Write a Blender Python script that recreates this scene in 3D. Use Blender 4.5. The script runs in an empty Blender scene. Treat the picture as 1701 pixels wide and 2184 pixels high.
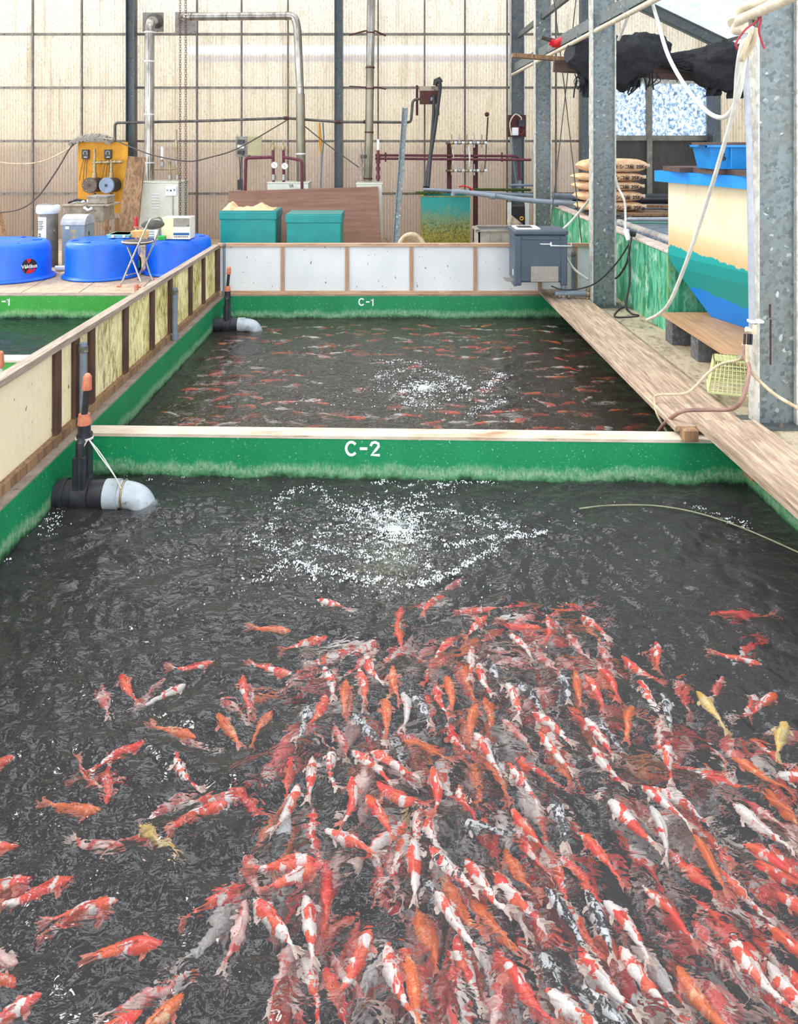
import bpy, bmesh, math, random
import numpy as np
from mathutils import Vector, Matrix, Quaternion, noise as mnoise
sc = bpy.context.scene
col = sc.collection
# ---------------------------------------------------------------- camera, world, sun, exposure
F, CX, CY, H = 1660.0, 827.0, 298.0, 1.7      # focal length in pixels, vanishing point, eye height over the pond rims
cam_d = bpy.data.cameras.new('camera'); cam = bpy.data.objects.new('camera', cam_d); col.objects.link(cam)
cam.location = (0, 0, H); cam.rotation_euler = (math.pi/2, 0, 0)
cam_d.sensor_width = 36; cam_d.lens = F/2184*36
cam_d.shift_x = (850.5-CX)/2184; cam_d.shift_y = -(1092-CY)/2184
cam_d.clip_start = .05
sc.camera = cam
sc.view_settings.view_transform = 'Standard'; sc.view_settings.look = 'None'
sc.view_settings.exposure = 0.08; sc.view_settings.gamma = 1; sc.view_settings.use_curve_mapping = False
world = bpy.data.worlds.new('sky'); sc.world = world; world.use_nodes = True
# hazy sky; bright cloud patches added to put sparkle into the water's reflections
wn = world.node_tree; bg = wn.nodes['Background']
_tc = wn.nodes.new('ShaderNodeTexCoord'); _ns = wn.nodes.new('ShaderNodeTexNoise'); _ns.inputs['Scale'].default_value = 6.0; _ns.inputs['Detail'].default_value = 1
wn.links.new(_tc.outputs['Generated'], _ns.inputs['Vector'])
_rp = wn.nodes.new('ShaderNodeValToRGB'); _rp.color_ramp.elements[0].position = .50; _rp.color_ramp.elements[0].color = (.060, .064, .082, 1)
_rp.color_ramp.elements[1].position = .575; _rp.color_ramp.elements[1].color = (.90, .94, 1.0, 1)
wn.links.new(_ns.outputs['Fac'], _rp.inputs[0]); wn.links.new(_rp.outputs[0], bg.inputs[0]); bg.inputs[1].default_value = 7.5
sun_d = bpy.data.lights.new('sun', 'SUN'); sun = bpy.data.objects.new('sun', sun_d); col.objects.link(sun)
sun_d.energy = 2.6; sun_d.angle = math.radians(13); sun_d.color = (1.0, 0.93, 0.82)
sun.rotation_euler = Vector((-.85, .35, 1.0)).to_track_quat('Z', 'Y').to_euler()
sc.cycles.use_denoising = True

def P(px, py, Y): return Vector(((px-CX)*Y/F, Y, H-(py-CY)*Y/F))
def G(px, py, Z=0.0):
    Y = (H-Z)*F/(py-CY); return Vector(((px-CX)*Y/F, Y, Z))
V = Vector
# ---------------------------------------------------------------- materials
def lin(c):
    return tuple((x/12.92 if x <= .04045 else ((x+.055)/1.055)**2.4) for x in c)
def hexc(h): return lin(tuple(int(h[i:i+2], 16)/255 for i in (0, 2, 4)))
MATS = {}
class NT:
    def __init__(s, name):
        s.m = bpy.data.materials.new(name); s.m.use_nodes = True; s.t = s.m.node_tree
        s.b = s.t.nodes['Principled BSDF']; s.out = s.t.nodes['Material Output']
        s.tc = s.t.nodes.new('ShaderNodeTexCoord')
    def n(s, typ, **kw):
        o = s.t.nodes.new('ShaderNode'+typ)
        for k, v in kw.items(): setattr(o, k, v)
        return o
    def l(s, a, b): s.t.links.new(a, b)
    def map(s, scale=(1,1,1), src=None, loc=None):
        o = s.n('Mapping'); o.inputs['Scale'].default_value = scale
        if loc: o.inputs['Location'].default_value = loc
        s.l(src or s.tc.outputs['Object'], o.inputs[0]); return o.outputs[0]
    def noise(s, vec, scale, detail=5, rough=.6, dist=0):
        o = s.n('TexNoise'); o.inputs['Scale'].default_value = scale; o.inputs['Detail'].default_value = detail
        o.inputs['Roughness'].default_value = rough; o.inputs['Distortion'].default_value = dist
        s.l(vec, o.inputs['Vector']); return o.outputs['Fac']
    def ramp(s, fac, stops, interp='LINEAR'):
        o = s.n('ValToRGB'); e = o.color_ramp; e.interpolation = interp
        while len(e.elements) < len(stops): e.elements.new(.5)
        for el, (p, c) in zip(e.elements, stops):
            el.position = p; el.color = (*c, 1) if len(c) == 3 else c
        s.l(fac, o.inputs[0]); return o.outputs[0]
    def mix(s, fac, a, b, mode='MIX'):
        o = s.n('Mix', data_type='RGBA', blend_type=mode)
        if hasattr(fac, 'default_value'): s.l(fac, o.inputs[0])
        else: o.inputs[0].default_value = fac
        for v, i in ((a, 6), (b, 7)):
            if hasattr(v, 'default_value'): s.l(v, o.inputs[i])
            else: o.inputs[i].default_value = (*v, 1)
        return o.outputs[2]
    def math(s, op, a, b=0.0, c=None):
        o = s.n('Math', operation=op)
        for v, i in ((a, 0), (b, 1), (c, 2)):
            if v is None: continue
            if hasattr(v, 'default_value'): s.l(v, o.inputs[i])
            else: o.inputs[i].default_value = v
        return o.outputs[0]
    def bump(s, h, strength=.3, dist=.01):
        o = s.n('Bump'); o.inputs['Strength'].default_value = strength; o.inputs['Distance'].default_value = dist
        s.l(h, o.inputs['Height']); s.l(o.outputs[0], s.b.inputs['Normal'])
    def sep(s, src=None):
        o = s.n('SeparateXYZ'); s.l(src or s.tc.outputs['Object'], o.inputs[0]); return o.outputs
    def base(s, c):
        if hasattr(c, 'default_value'): s.l(c, s.b.inputs['Base Color'])
        else: s.b.inputs['Base Color'].default_value = (*c, 1)
BW = ((0,0,0),(1,1,1))
def pm(name, c1, c2=None, scale=8, stretch=(1,1,1), lo=.35, hi=.65, rough=.6, metal=0, c3=None, s3=60, lo3=.62, hi3=.68, bump=.25, bd=.004, st3=(1,1,1), trans=0):
    t = NT(name); c1 = hexc(c1); c2 = hexc(c2) if c2 else tuple(x*.75 for x in c1)
    n1 = t.noise(t.map(stretch), scale, 7, .65)
    f = t.ramp(n1, ((lo, (0,0,0)), (hi, (1,1,1))))
    c = t.mix(f, c1, c2)
    if c3:
        n2 = t.noise(t.map(st3), s3, 4, .6)
        c = t.mix(t.ramp(n2, ((lo3, (0,0,0)), (hi3, (1,1,1)))), c, hexc(c3))
    t.base(c); t.b.inputs['Roughness'].default_value = rough; t.b.inputs['Metallic'].default_value = metal
    if bump: t.bump(n1, bump, bd)
    if trans:
        tr = t.n('BsdfTranslucent'); t.l(c, tr.inputs[0]); mx = t.n('MixShader'); mx.inputs[0].default_value = trans
        t.l(t.b.outputs[0], mx.inputs[1]); t.l(tr.outputs[0], mx.inputs[2]); t.l(mx.outputs[0], t.out.inputs[0])
    MATS[name] = t.m; return t.m
def galv(name, c1, c2, c3, scale=45, metal=.35):
    t = NT(name); v = t.n('TexVoronoi'); v.inputs['Scale'].default_value = scale
    d = t.noise(t.map(), scale*.5, 3); vec = t.mix(.06, t.map(), d); t.l(vec, v.inputs['Vector'])
    bwn = t.n('RGBToBW'); t.l(v.outputs['Color'], bwn.inputs[0])
    c = t.ramp(bwn.outputs[0], ((.15, hexc(c2)), (.5, hexc(c1)), (.86, hexc(c1)), (.93, hexc(c3))))
    n = t.noise(t.map(), 5, 8, .7); c = t.mix(t.ramp(n, ((.45, (0,0,0)), (.8, (1,1,1)))), c, hexc('6e6a60'))
    t.base(c); t.b.inputs['Roughness'].default_value = .5; t.b.inputs['Metallic'].default_value = metal
    t.bump(bwn.outputs[0], .15, .002); MATS[name] = t.m; return t.m
def wood(name, c1, c2, c3, axis='y', scale=5, fine=60, rough=.75, bump=.5):
    t = NT(name); st = {'x': (.06, 1, 1), 'y': (1, .06, 1), 'z': (1, 1, .06)}[axis]
    v = t.map(st)
    n1 = t.noise(v, fine, 6, .7, .6); n2 = t.noise(v, scale, 4, .6, 1.0); n3 = t.noise(t.map(), 4, 6, .7)
    c = t.mix(t.ramp(n1, ((.35, (0,0,0)), (.62, (1,1,1)))), hexc(c1), hexc(c2))
    c = t.mix(t.ramp(n2, ((.5, (0,0,0)), (.75, (.8,.8,.8)))), c, hexc(c3))
    c = t.mix(t.ramp(n3, ((.55, (0,0,0)), (.75, (.6,.6,.6)))), c, hexc(c3))
    t.base(c); t.b.inputs['Roughness'].default_value = rough
    t.bump(n1, bump, .004); MATS[name] = t.m; return t.m
def paint_wall(name, base, base2, wl, streaks=False):
    # painted concrete basin wall: green paint worn to a pale lime band over the waterline, algae at the water
    t = NT(name); g = t.n('NewGeometry'); z = t.sep(g.outputs['Position'])[2]
    n = t.noise(t.map((1,1,1), g.outputs['Position']), 26, 8, .7); nn = t.noise(t.map((.6,.6,.2), g.outputs['Position']), 6, 5, .6)
    zz = t.math('ADD', z, t.math('MULTIPLY', t.math('SUBTRACT', n, .5), .10))
    zz = t.math('ADD', zz, t.math('MULTIPLY', t.math('SUBTRACT', nn, .5), .13))
    c = t.mix(t.ramp(nn, ((.3, (0,0,0)), (.7, (1,1,1)))), hexc(base), hexc(base2))
    zr = t.math('MULTIPLY', t.math('ADD', zz, .30), 2.5)      # z -.30 -> 0, .10 -> 1
    band = t.ramp(zr, ((0.03, hexc('101a10')), (.13, hexc('1d3a22')), (.19, hexc('4d8458')), (.27, hexc('a9c09a')), (.35, hexc('8fbd92')), (.38, hexc(base))))
    spk = t.ramp(t.noise(t.map((1,1,.35), g.outputs['Position']), 75, 5, .75), ((.38, (.15,.15,.15)), (.58, (1,1,1))))
    m = t.ramp(zr, ((.22, (1,1,1)), (.395, (0,0,0)))); m = t.mix(t.ramp(zr, ((.17, (0,0,0)), (.24, (1,1,1)))), m, t.math('MULTIPLY', m, spk))
    m = t.math('MAXIMUM', m, t.ramp(zr, ((.14, (1,1,1)), (.2, (0,0,0)))))
    c = t.mix(m, c, band)
    top = t.ramp(z, ((.0, (0,0,0)), (.01, (0,0,0))))
    dirt = t.noise(t.map((1,1,1), g.outputs['Position']), 90, 3, .5)
    c = t.mix(t.ramp(dirt, ((.66, (0,0,0)), (.72, (.6,.6,.6)))), c, hexc('bfe0c4'))
    t.base(c); t.b.inputs['Roughness'].default_value = .45
    t.bump(n, .35, .01); MATS[name] = t.m; return t.m
GALV = galv('galvanised_steel', '747f80', '566163', 'b4bcba')
GALVL = galv('galvanised_flange_lit', 'c9c8be', 'a9a89e', 'e6e4da', 30, .1)  # paler copy of the steel for flanges, their lit look put into the colour
GALVD = galv('weathered_steel', '535c60', '444b4f', '7a8488', 60)
PLANK = wood('weathered_plank', 'c4ae94', '86705c', '6a5646', 'y', 6, 55, .8, .9)
PLANKX = wood('weathered_plank_across', 'cdb8a0', 'b39a80', '8a705a', 'x', 6, 60)
RAILW = wood('grey_rail_wood', 'b3a392', '8d7c6b', '5e4c3e', 'y', 8, 60)
RAILX = wood('pale_rail_wood', 'cfae90', 'ad8768', '7a5a44', 'x', 8, 60)
STILE = wood('dark_stile_wood', '5f4030', '3e281e', '8c6a50', 'z', 10, 60)
STILEL = wood('light_stile_wood', 'c4a184', '9f7a5e', '6e4e3a', 'z', 10, 60)
OLDW = wood('old_board', 'a5825c', '6e4f36', '4a3424', 'z', 6, 30)
PLY = wood('brown_plywood', '8f6650', '74503e', '5c3a2c', 'x', 3, 18, .6)
BLACKP = pm('black_plastic', '1c1c1f', '34343a', 12, rough=.4)
DARKW = wood('dark_wet_wood', '6a5348', '4b3a33', '2f2420', 'x', 8, 50)
PVC = pm('grey_pvc', '7c8893', '6b7580', 10, rough=.4, bump=.05)
PVCL = pm('pale_pvc', 'b9bfc4', '9aa0a4', 10, c3='5d5a52', s3=18, lo3=.6, hi3=.75, rough=.4, bump=.05)
WHITEP = pm('white_plastic', 'e4e6e6', 'cfd0ce', 10, rough=.45, bump=.05)
CREAMP = pm('cream_pipe', 'd8cdb6', 'b8aa90', 10, rough=.5, bump=.1)
ORCAP = pm('salmon_cap', 'd98a6a', 'b9694c', 20, rough=.5)
BLUE = pm('blue_tub_plastic', '0f6ae6', '0c57cc', 3, c3='3f8df0', s3=50, lo3=.62, hi3=.9, rough=.38, bump=.05)
TEAL = pm('teal_frp', '128f8a', '0f7f80', 3, c3='3fb0a6', s3=60, lo3=.7, hi3=.8, rough=.4, bump=.06)
TEALTOP = pm('faded_teal_lid', '4f8e84', '3f7a74', 8, rough=.6, bump=.1)
CHROME = pm('stainless_flue', 'b5b0a6', '7d776c', 6, (1,1,.3), metal=.85, rough=.25, bump=.05)
FLUEO = pm('stained_flue', '97907c', '5f5a48', 5, (1,1,.2), metal=.6, rough=.4, bump=.1)
RUST = pm('rusted_pipe', '5a2f2c', '3b1e1c', 14, rough=.7, metal=.2)
MAROON = pm('maroon_pipe', '6d2b3a', '4a2028', 14, rough=.6)
STEELP = pm('grey_steel_pipe', '6d6a64', '48443f', 12, rough=.5, metal=.5)
BRASS = pm('old_brass', 'b5a37a', '7d7058', 20, rough=.4, metal=.6)
CABW = pm('enamel_cabinet', 'd8dacb', 'c6c8b8', 6, c3='7f7f6c', s3=50, lo3=.66, hi3=.76, rough=.5, bump=.05)
YELLOWB = pm('yellow_board', 'd79a10', 'b97c0c', 5, c3='6d4a10', s3=40, lo3=.66, hi3=.8, rough=.6)
BLACK = pm('black_rubber', '121214', '26262a', 20, rough=.5)
NET = pm('black_net', '17181c', '2c2e34', 30, rough=.8, bump=1.0, bd=.02, c3='3a3a40', s3=90)
RED = pm('red_plastic', 'd8202a', 'b01820', 10, rough=.4)
GREENP = pm('green_plastic', '2fae4a', '1f8f3a', 10, rough=.4)
SACK = pm('kraft_sack', 'ecc9a2', 'd2a678', 12, rough=.8, bump=.6, bd=.01)
CARD = pm('cardboard', 'd8ac6e', 'c4965a', 12, rough=.8)
PAPER = pm('paper_label', 'e6e6dc', 'd4d4ca', 12, rough=.7, bump=0)
INK = pm('black_ink', '17171a', '232328', 12, rough=.7, bump=0)
YINK = pm('yellow_ink', 'd9b04a', 'c49c3a', 12, rough=.7, bump=0)
WPAINT = pm('white_paint', 'f2f6f2', 'dfeae0', 30, rough=.6, bump=.1)
CONC = pm('stained_concrete', 'b8a68c', '93826c', 5, c3='5a5038', s3=11, lo3=.58, hi3=.72, rough=.85, bump=.5)
BLOCK = pm('grey_block', '6c6c6c', '4c4c4c', 14, c3='a0a0a0', s3=60, rough=.9, bump=.6)
FEED = pm('slate_feeder', '4b5867', '424e5b', 5, rough=.45, bump=.03)
STAIN = pm('stainless_plate', 'a8a49e', '96928c', 30, metal=.6, rough=.35, bump=.02)
GREYBIN = pm('grey_bin', '9a948a', '77726a', 8, c3='4a463e', s3=20, rough=.6)
SINK = pm('dirty_sink', 'a89c88', '857a68', 7, c3='5a5040', s3=14, lo3=.55, hi3=.7, rough=.5)
SMOKEG = pm('smoky_translucent', '6f7f88', '8f9a98', 5, (1,1,.4), rough=.25, bump=.05)
CREAMT = pm('cream_tank_paint', 'ecd3a4', 'dcbc86', 4, (1,1,.25), c3='9c7c4c', s3=30, lo3=.63, hi3=.72, st3=(1,1,.08), rough=.5, bump=.1)
CYAN = pm('cyan_blue_paint', '1292e6', '0a80d8', 6, rough=.4, bump=.05)
BLUEB = pm('bright_blue_box', '1288d0', '0c74b8', 6, rough=.4, bump=.05)
BASK = pm('cream_green_basket', 'dfe0a8', 'c4c88a', 20, c3='8a9050', s3=30, rough=.5)
HOSE = pm('beige_hose', 'd2c4a6', 'a08a6c', 8, rough=.5)
WHOSE = pm('white_hose', 'e2e0d6', 'c4c2b8', 8, rough=.4, bump=.05)
MAUVE = pm('mauve_hose', '9a7468', '6f5248', 8, rough=.5)
WIRE = pm('grey_wire', '55504a', '38342f', 20, rough=.6)
MOSS = pm('moss', '4a5a20', '2c3614', 40, rough=1, bump=1)
REDROPE = pm('red_wire', 'b0303c', '5a1418', 12, rough=.6)
SEATM = pm('chair_vinyl', '5c4f48', '473c37', 10, rough=.45)
CHGREY = pm('chair_back_grey', '5f5f58', '4c4c46', 10, rough=.5)
TUBE = pm('chair_tube', 'c4c2b6', '8f8c82', 20, metal=.6, rough=.35)
TIMB = wood('thin_grey_timber', '8a8078', '6a6058', '4a4038', 'z', 8, 40)
DECK = None
# ---------------------------------------------------------------- mesh builder
def frame_of(d):
    d = d.normalized(); u = V((0,0,1)) if abs(d.z) < .95 else V((1,0,0))
    a = d.cross(u).normalized(); return a, d.cross(a).normalized()
class MB:
    def __init__(s): s.v = []; s.f = []; s.mi = []; s.sm = []; s.cur = 0
    def add(s, vs, fs, smooth=False):
        o = len(s.v); s.v += [tuple(v) for v in vs]; s.f += [tuple(i+o for i in f) for f in fs]
        s.mi += [s.cur]*len(fs); s.sm += [smooth]*len(fs); return s
    def box(s, a, b, bev=0):
        x0,x1 = sorted((a[0],b[0])); y0,y1 = sorted((a[1],b[1])); z0,z1 = sorted((a[2],b[2]))
        c = V(((x0+x1)/2,(y0+y1)/2,(z0+z1)/2))
        return s.obox(c, V((1,0,0)), V((0,1,0)), V((0,0,1)), ((x1-x0)/2,(y1-y0)/2,(z1-z0)/2), bev)
    def obox(s, c, ax, ay, az, h, bev=0):
        c = V(c); bm = bmesh.new(); bmesh.ops.create_cube(bm, size=2)
        for v in bm.verts: v.co = V((v.co.x*h[0], v.co.y*h[1], v.co.z*h[2]))
        if bev: bmesh.ops.bevel(bm, geom=bm.edges[:], offset=min(bev, min(h)*.9), segments=2, affect='EDGES', profile=.5)
        vs = [c + ax*v.co.x + ay*v.co.y + az*v.co.z for v in bm.verts]
        bm.verts.index_update(); fs = [[v.index for v in f.verts] for f in bm.faces]; bm.free()
        return s.add(vs, fs)
    def beam(s, p, q, w, h, up=V((0,0,1)), bev=0):
        p, q = V(p), V(q); d = (q-p); L = d.length; d.normalize()
        a = d.cross(up).normalized(); b = a.cross(d).normalized()
        return s.obox((p+q)/2, d, a, b, (L/2, w/2, h/2), bev)
    def cyl(s, p, q, r, r2=None, n=14, cap=True):
        p, q = V(p), V(q); r2 = r if r2 is None else r2; a, b = frame_of(q-p)
        vs = []
        for c, rr in ((p, r), (q, r2)):
            for i in range(n):
                t = 2*math.pi*i/n; vs.append(c + a*rr*math.cos(t) + b*rr*math.sin(t))
        fs = [(i, (i+1) % n, n+(i+1) % n, n+i) for i in range(n)]
        s.add(vs, fs, True)
        if cap: s.add(vs, [tuple(range(n))[::-1], tuple(range(n, 2*n))])
        return s
    def tube(s, pts, r, n=10, cap=True, radii=None):
        pts = [V(p) for p in pts]; m = len(pts); vs = []; a = None
        for i, p in enumerate(pts):
            d = (pts[min(i+1, m-1)] - pts[max(i-1, 0)])
            if d.length < 1e-9: d = V((0,0,1))
            d.normalize()
            if a is None: a, _ = frame_of(d)
            a = (a - d*a.dot(d)).normalized(); b = d.cross(a); rr = radii[i] if radii else r
            for k in range(n):
                t = 2*math.pi*k/n; vs.append(p + a*rr*math.cos(t) + b*rr*math.sin(t))
        fs = [(i*n+k, i*n+(k+1) % n, (i+1)*n+(k+1) % n, (i+1)*n+k) for i in range(m-1) for k in range(n)]
        s.add(vs, fs, True)
        if cap: s.add(vs, [tuple(range(n))[::-1], tuple(range((m-1)*n, m*n))])
        return s
    def lathe(s, c, prof, n=32, sx=1, sy=1, cap=True):
        c = V(c); vs = []
        for r, z in prof:
            for k in range(n):
                t = 2*math.pi*k/n; vs.append(c + V((r*sx*math.cos(t), r*sy*math.sin(t), z)))
        m = len(prof)
        fs = [(i*n+k, i*n+(k+1) % n, (i+1)*n+(k+1) % n, (i+1)*n+k) for i in range(m-1) for k in range(n)]
        s.add(vs, fs, True)
        if cap: s.add(vs, [tuple(range(n))[::-1], tuple(range((m-1)*n, m*n))])
        return s
    def sphere(s, c, r, n=12, m=8, sq=(1,1,1)):
        prof = [(r*math.sin(math.pi*i/m), -r*math.cos(math.pi*i/m)) for i in range(m+1)]
        c = V(c); vs = [c + V((p*math.cos(2*math.pi*k/n)*sq[0], p*math.sin(2*math.pi*k/n)*sq[1], z*sq[2])) for p, z in prof for k in range(n)]
        return s.add(vs, [(i*n+k, i*n+(k+1) % n, (i+1)*n+(k+1) % n, (i+1)*n+k) for i in range(m) for k in range(n)], True)
    def prism(s, pts, d):
        pts = [V(p) for p in pts]; n = len(pts); d = V(d); vs = pts + [p+d for p in pts]
        return s.add(vs, [tuple(range(n))[::-1], tuple(range(n, 2*n))] + [(i, (i+1) % n, n+(i+1) % n, n+i) for i in range(n)])
    def quad(s, a, b, c, d): return s.add([a,b,c,d], [(0,1,2,3)])
    def build(s, name, mat, parent=None, smooth=None, origin=None):
        vs = np.array(s.v, dtype=float); lo = vs.min(0); hi = vs.max(0)
        o = V(origin) if origin is not None else V(((lo[0]+hi[0])/2, (lo[1]+hi[1])/2, lo[2]))
        me = bpy.data.meshes.new(name); me.from_pydata([tuple(v) for v in (vs-np.array(o))], [], s.f)
        mats = mat if isinstance(mat, (list, tuple)) else [mat]
        for m in mats: me.materials.append(m)
        me.polygons.foreach_set('use_smooth', s.sm if smooth is None else [smooth]*len(s.f))
        me.polygons.foreach_set('material_index', s.mi)
        bm = bmesh.new(); bm.from_mesh(me); bmesh.ops.recalc_face_normals(bm, faces=bm.faces); bm.to_mesh(me); bm.free()
        me.update()
        ob = bpy.data.objects.new(name, me); col.objects.link(ob)
        if parent is not None:
            ob.parent = parent; ob.location = o - wloc(parent)
        else: ob.location = o
        return ob
def wloc(o):
    l = V(o.location)
    while o.parent: o = o.parent; l = l + V(o.location)
    return l
def tag(o, label, cat, group=None):
    o['label'] = label; o['category'] = cat
    if group: o['group'] = group
    return o
def thing(name, label, cat, loc, group=None):
    o = bpy.data.objects.new(name, None); col.objects.link(o); o.location = loc; o.empty_display_size = .1
    return tag(o, label, cat, group)
def struct(o): o['kind'] = 'structure'; return o
def stuff(o): o['kind'] = 'stuff'; return o
def smoothpath(pts, k=6):
    pts = [V(p) for p in pts]; out = []
    for i in range(len(pts)-1):
        p0 = pts[max(i-1,0)]; p1 = pts[i]; p2 = pts[i+1]; p3 = pts[min(i+2, len(pts)-1)]
        for j in range(k):
            t = j/k
            out.append(.5*((2*p1)+(p2-p0)*t+(2*p0-5*p1+4*p2-p3)*t*t+(3*p1-p0-3*p2+p3)*t**3))
    out.append(pts[-1]); return out
def elbowpath(pts, r, k=5):
    pts = [V(p) for p in pts]; out = [pts[0]]
    for i in range(1, len(pts)-1):
        a = (pts[i-1]-pts[i]); b = (pts[i+1]-pts[i]); rr = min(r, a.length*.45, b.length*.45)
        a = pts[i]+a.normalized()*rr; b = pts[i]+b.normalized()*rr
        for j in range(k+1):
            t = j/k; out.append(a*(1-t)**2 + pts[i]*2*t*(1-t) + b*t*t)
    out.append(pts[-1]); return out
def text_obj(s, size, mat, loc, rot, parent=None, name='lettering', ext=.001, align='CENTER', bold=0.0, sx=1):
    cu = bpy.data.curves.new('t', 'FONT'); cu.body = s; cu.size = size; cu.extrude = ext; cu.align_x = align; cu.align_y = 'CENTER'; cu.offset = bold
    tmp = bpy.data.objects.new('t', cu); col.objects.link(tmp)
    dg = bpy.context.evaluated_depsgraph_get(); me = bpy.data.meshes.new_from_object(tmp.evaluated_get(dg))
    bpy.data.objects.remove(tmp); bpy.data.curves.remove(cu); me.name = name
    me.materials.clear(); me.materials.append(mat)
    for v in me.vertices: v.co.x *= sx
    ob = bpy.data.objects.new(name, me); col.objects.link(ob); ob.rotation_euler = rot
    if parent is not None: ob.parent = parent; ob.location = V(loc)-wloc(parent)
    else: ob.location = loc
    return ob
FRONT = (math.pi/2, 0, 0)
def code(txt, cap, mat, loc, parent, rz=0.0, y=1):
    # stencil-painted basin code: stroke ribbons, cap = letter height
    loc = V(loc); x = 0; items = []
    for ch in txt:
        if ch == 'C': pl = [[(.36+.34*math.cos(a), .5+.42*math.sin(a)) for a in [math.radians(45+270*i/14) for i in range(15)]]]; w = .95
        elif ch == 'B': pl = [[(.08,.04), (.08,.96)], [(.08,.92), (.40,.90), (.50,.73), (.40,.54), (.08,.52)], [(.40,.52), (.55,.30), (.42,.09), (.08,.08)]]; w = .9
        elif ch == '-': pl = [[(.0,.50), (.40,.50)]]; w = .62
        elif ch == '1': pl = [[(.02,.70), (.24,.90), (.24,.04)]]; w = .5
        elif ch == '2': pl = [[(.06,.72), (.14,.88), (.34,.93), (.54,.84), (.56,.66), (.40,.45), (.10,.10), (.60,.09)]]; w = .8
        for p in pl: items.append([(x+a, b) for a, b in p])
        x += w
    for p in items:
        m = MB(); hw = .085; n = len(p); L, R = [], []
        for i in range(n):
            a = V(p[max(i-1,0)]); b = V(p[min(i+1,n-1)]); d = (b-a).normalized(); c = V(p[i]); nn = V((-d.y, d.x))*hw
            if i == 0: c = c-d*hw*.5
            if i == n-1: c = c+d*hw*.5
            L.append(c+nn); R.append(c-nn)
        def tw(q, e): return loc + V((math.cos(rz)*(q.x-x/2)*cap, math.sin(rz)*(q.x-x/2)*cap-e, (q.y-.5)*cap))
        vs = [tw(q, .0012) for q in L]+[tw(q, .0012) for q in R]+[tw(q, -.001) for q in L]+[tw(q, -.001) for q in R]
        fs = []
        for i in range(n-1): fs += [(i, i+1, n+i+1, n+i), (2*n+i, 3*n+i, 3*n+i+1, 2*n+i+1), (i, 2*n+i, 2*n+i+1, i+1), (n+i, n+i+1, 3*n+i+1, 3*n+i)]
        fs += [(0, n, 3*n, 2*n), (n-1, 3*n-1, 4*n-1, 2*n-1)]
        m.add(vs, fs); m.build('painted_letter', mat, parent)
# ================================================================ THE SETTING
WZ = -.24                       # water level
WY = 13.4                       # back wall
XL, XR = -1.77, 2.02            # inner faces of the basin walls
# back wall of corrugated translucent sheet
t = NT('dirty_corrugated_sheet'); g = t.n('NewGeometry'); pos = g.outputs['Position']; sp = t.sep(pos)
pat = t.noise(t.map((1,1,.25), pos), 1.1, 5, .6); fine = t.noise(t.map((1,1,.55), pos), 38, 7, .8); blot = t.noise(t.map((1,1,.3), pos), 5, 6, .65)
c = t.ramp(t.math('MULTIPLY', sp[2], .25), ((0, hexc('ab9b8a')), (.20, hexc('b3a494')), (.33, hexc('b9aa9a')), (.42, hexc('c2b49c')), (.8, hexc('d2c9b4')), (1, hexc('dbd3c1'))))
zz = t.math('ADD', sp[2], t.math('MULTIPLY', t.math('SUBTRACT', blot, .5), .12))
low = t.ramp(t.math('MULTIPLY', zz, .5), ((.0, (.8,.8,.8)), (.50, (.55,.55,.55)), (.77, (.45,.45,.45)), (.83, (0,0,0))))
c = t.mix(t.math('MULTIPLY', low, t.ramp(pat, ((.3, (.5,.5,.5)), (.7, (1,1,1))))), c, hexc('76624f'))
stk = t.noise(t.map((1,1,.07), pos), 7, 5, .65)
c = t.mix(t.ramp(stk, ((.53, (0,0,0)), (.70, (.6,.6,.6)))), c, hexc('9a8460'))
c = t.mix(t.ramp(fine, ((.52, (0,0,0)), (.64, (.6,.6,.6)))), c, hexc('6b5636'))
c = t.mix(t.ramp(blot, ((.55, (0,0,0)), (.78, (.5,.5,.5)))), c, hexc('a88d62'))
# pale strip above a greyer one: things showing through, put into the sheet's colour
xb = t.ramp(t.math('MULTIPLY', t.math('ADD', sp[0], 5), .1), ((.14, (0,0,0)), (.18, (1,1,1)), (.70, (1,1,1)), (.74, (0,0,0))))
zb = t.ramp(t.math('MULTIPLY', sp[2], .25), ((.790, (0,0,0)), (.80, (1,1,1)), (.825, (.8,.8,.8)), (.835, (0,0,0))))
c = t.mix(t.math('MULTIPLY', t.math('MULTIPLY', xb, zb), .75), c, hexc('d6dcec'))
zb2 = t.ramp(t.math('MULTIPLY', sp[2], .25), ((.755, (0,0,0)), (.765, (1,1,1)), (.783, (.8,.8,.8)), (.79, (0,0,0))))
c = t.mix(t.math('MULTIPLY', t.math('MULTIPLY', xb, zb2), .55), c, hexc('a39aa6'))
t.base(c); t.b.inputs['Roughness'].default_value = .5
tr = t.n('BsdfTranslucent'); t.l(c, tr.inputs[0]); mx = t.n('MixShader'); mx.inputs[0].default_value = .38
t.l(t.b.outputs[0], mx.inputs[1]); t.l(tr.outputs[0], mx.inputs[2]); t.l(mx.outputs[0], t.out.inputs[0])
SHEET = t.m
def corrugated(x0, x1, z0, z1, y, pitch=.05, amp=.011, ztop=None):
    n = int((x1-x0)/pitch*8); xs = np.linspace(x0, x1, n+1); m = MB()
    ys = y + amp*np.sin((xs-x0)/pitch*2*math.pi)
    vs = []
    for x, yy in zip(xs, ys): vs.append((x, yy, z0)); vs.append((x, yy, z1 if ztop is None else ztop(x)))
    m.add(vs, [(2*i, 2*i+2, 2*i+3, 2*i+1) for i in range(n)], True); return m
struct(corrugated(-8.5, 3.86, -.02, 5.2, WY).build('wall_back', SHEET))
struct(corrugated(5.66, 9.5, -.02, 2.66, WY).build('wall_back_wing', SHEET))
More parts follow.
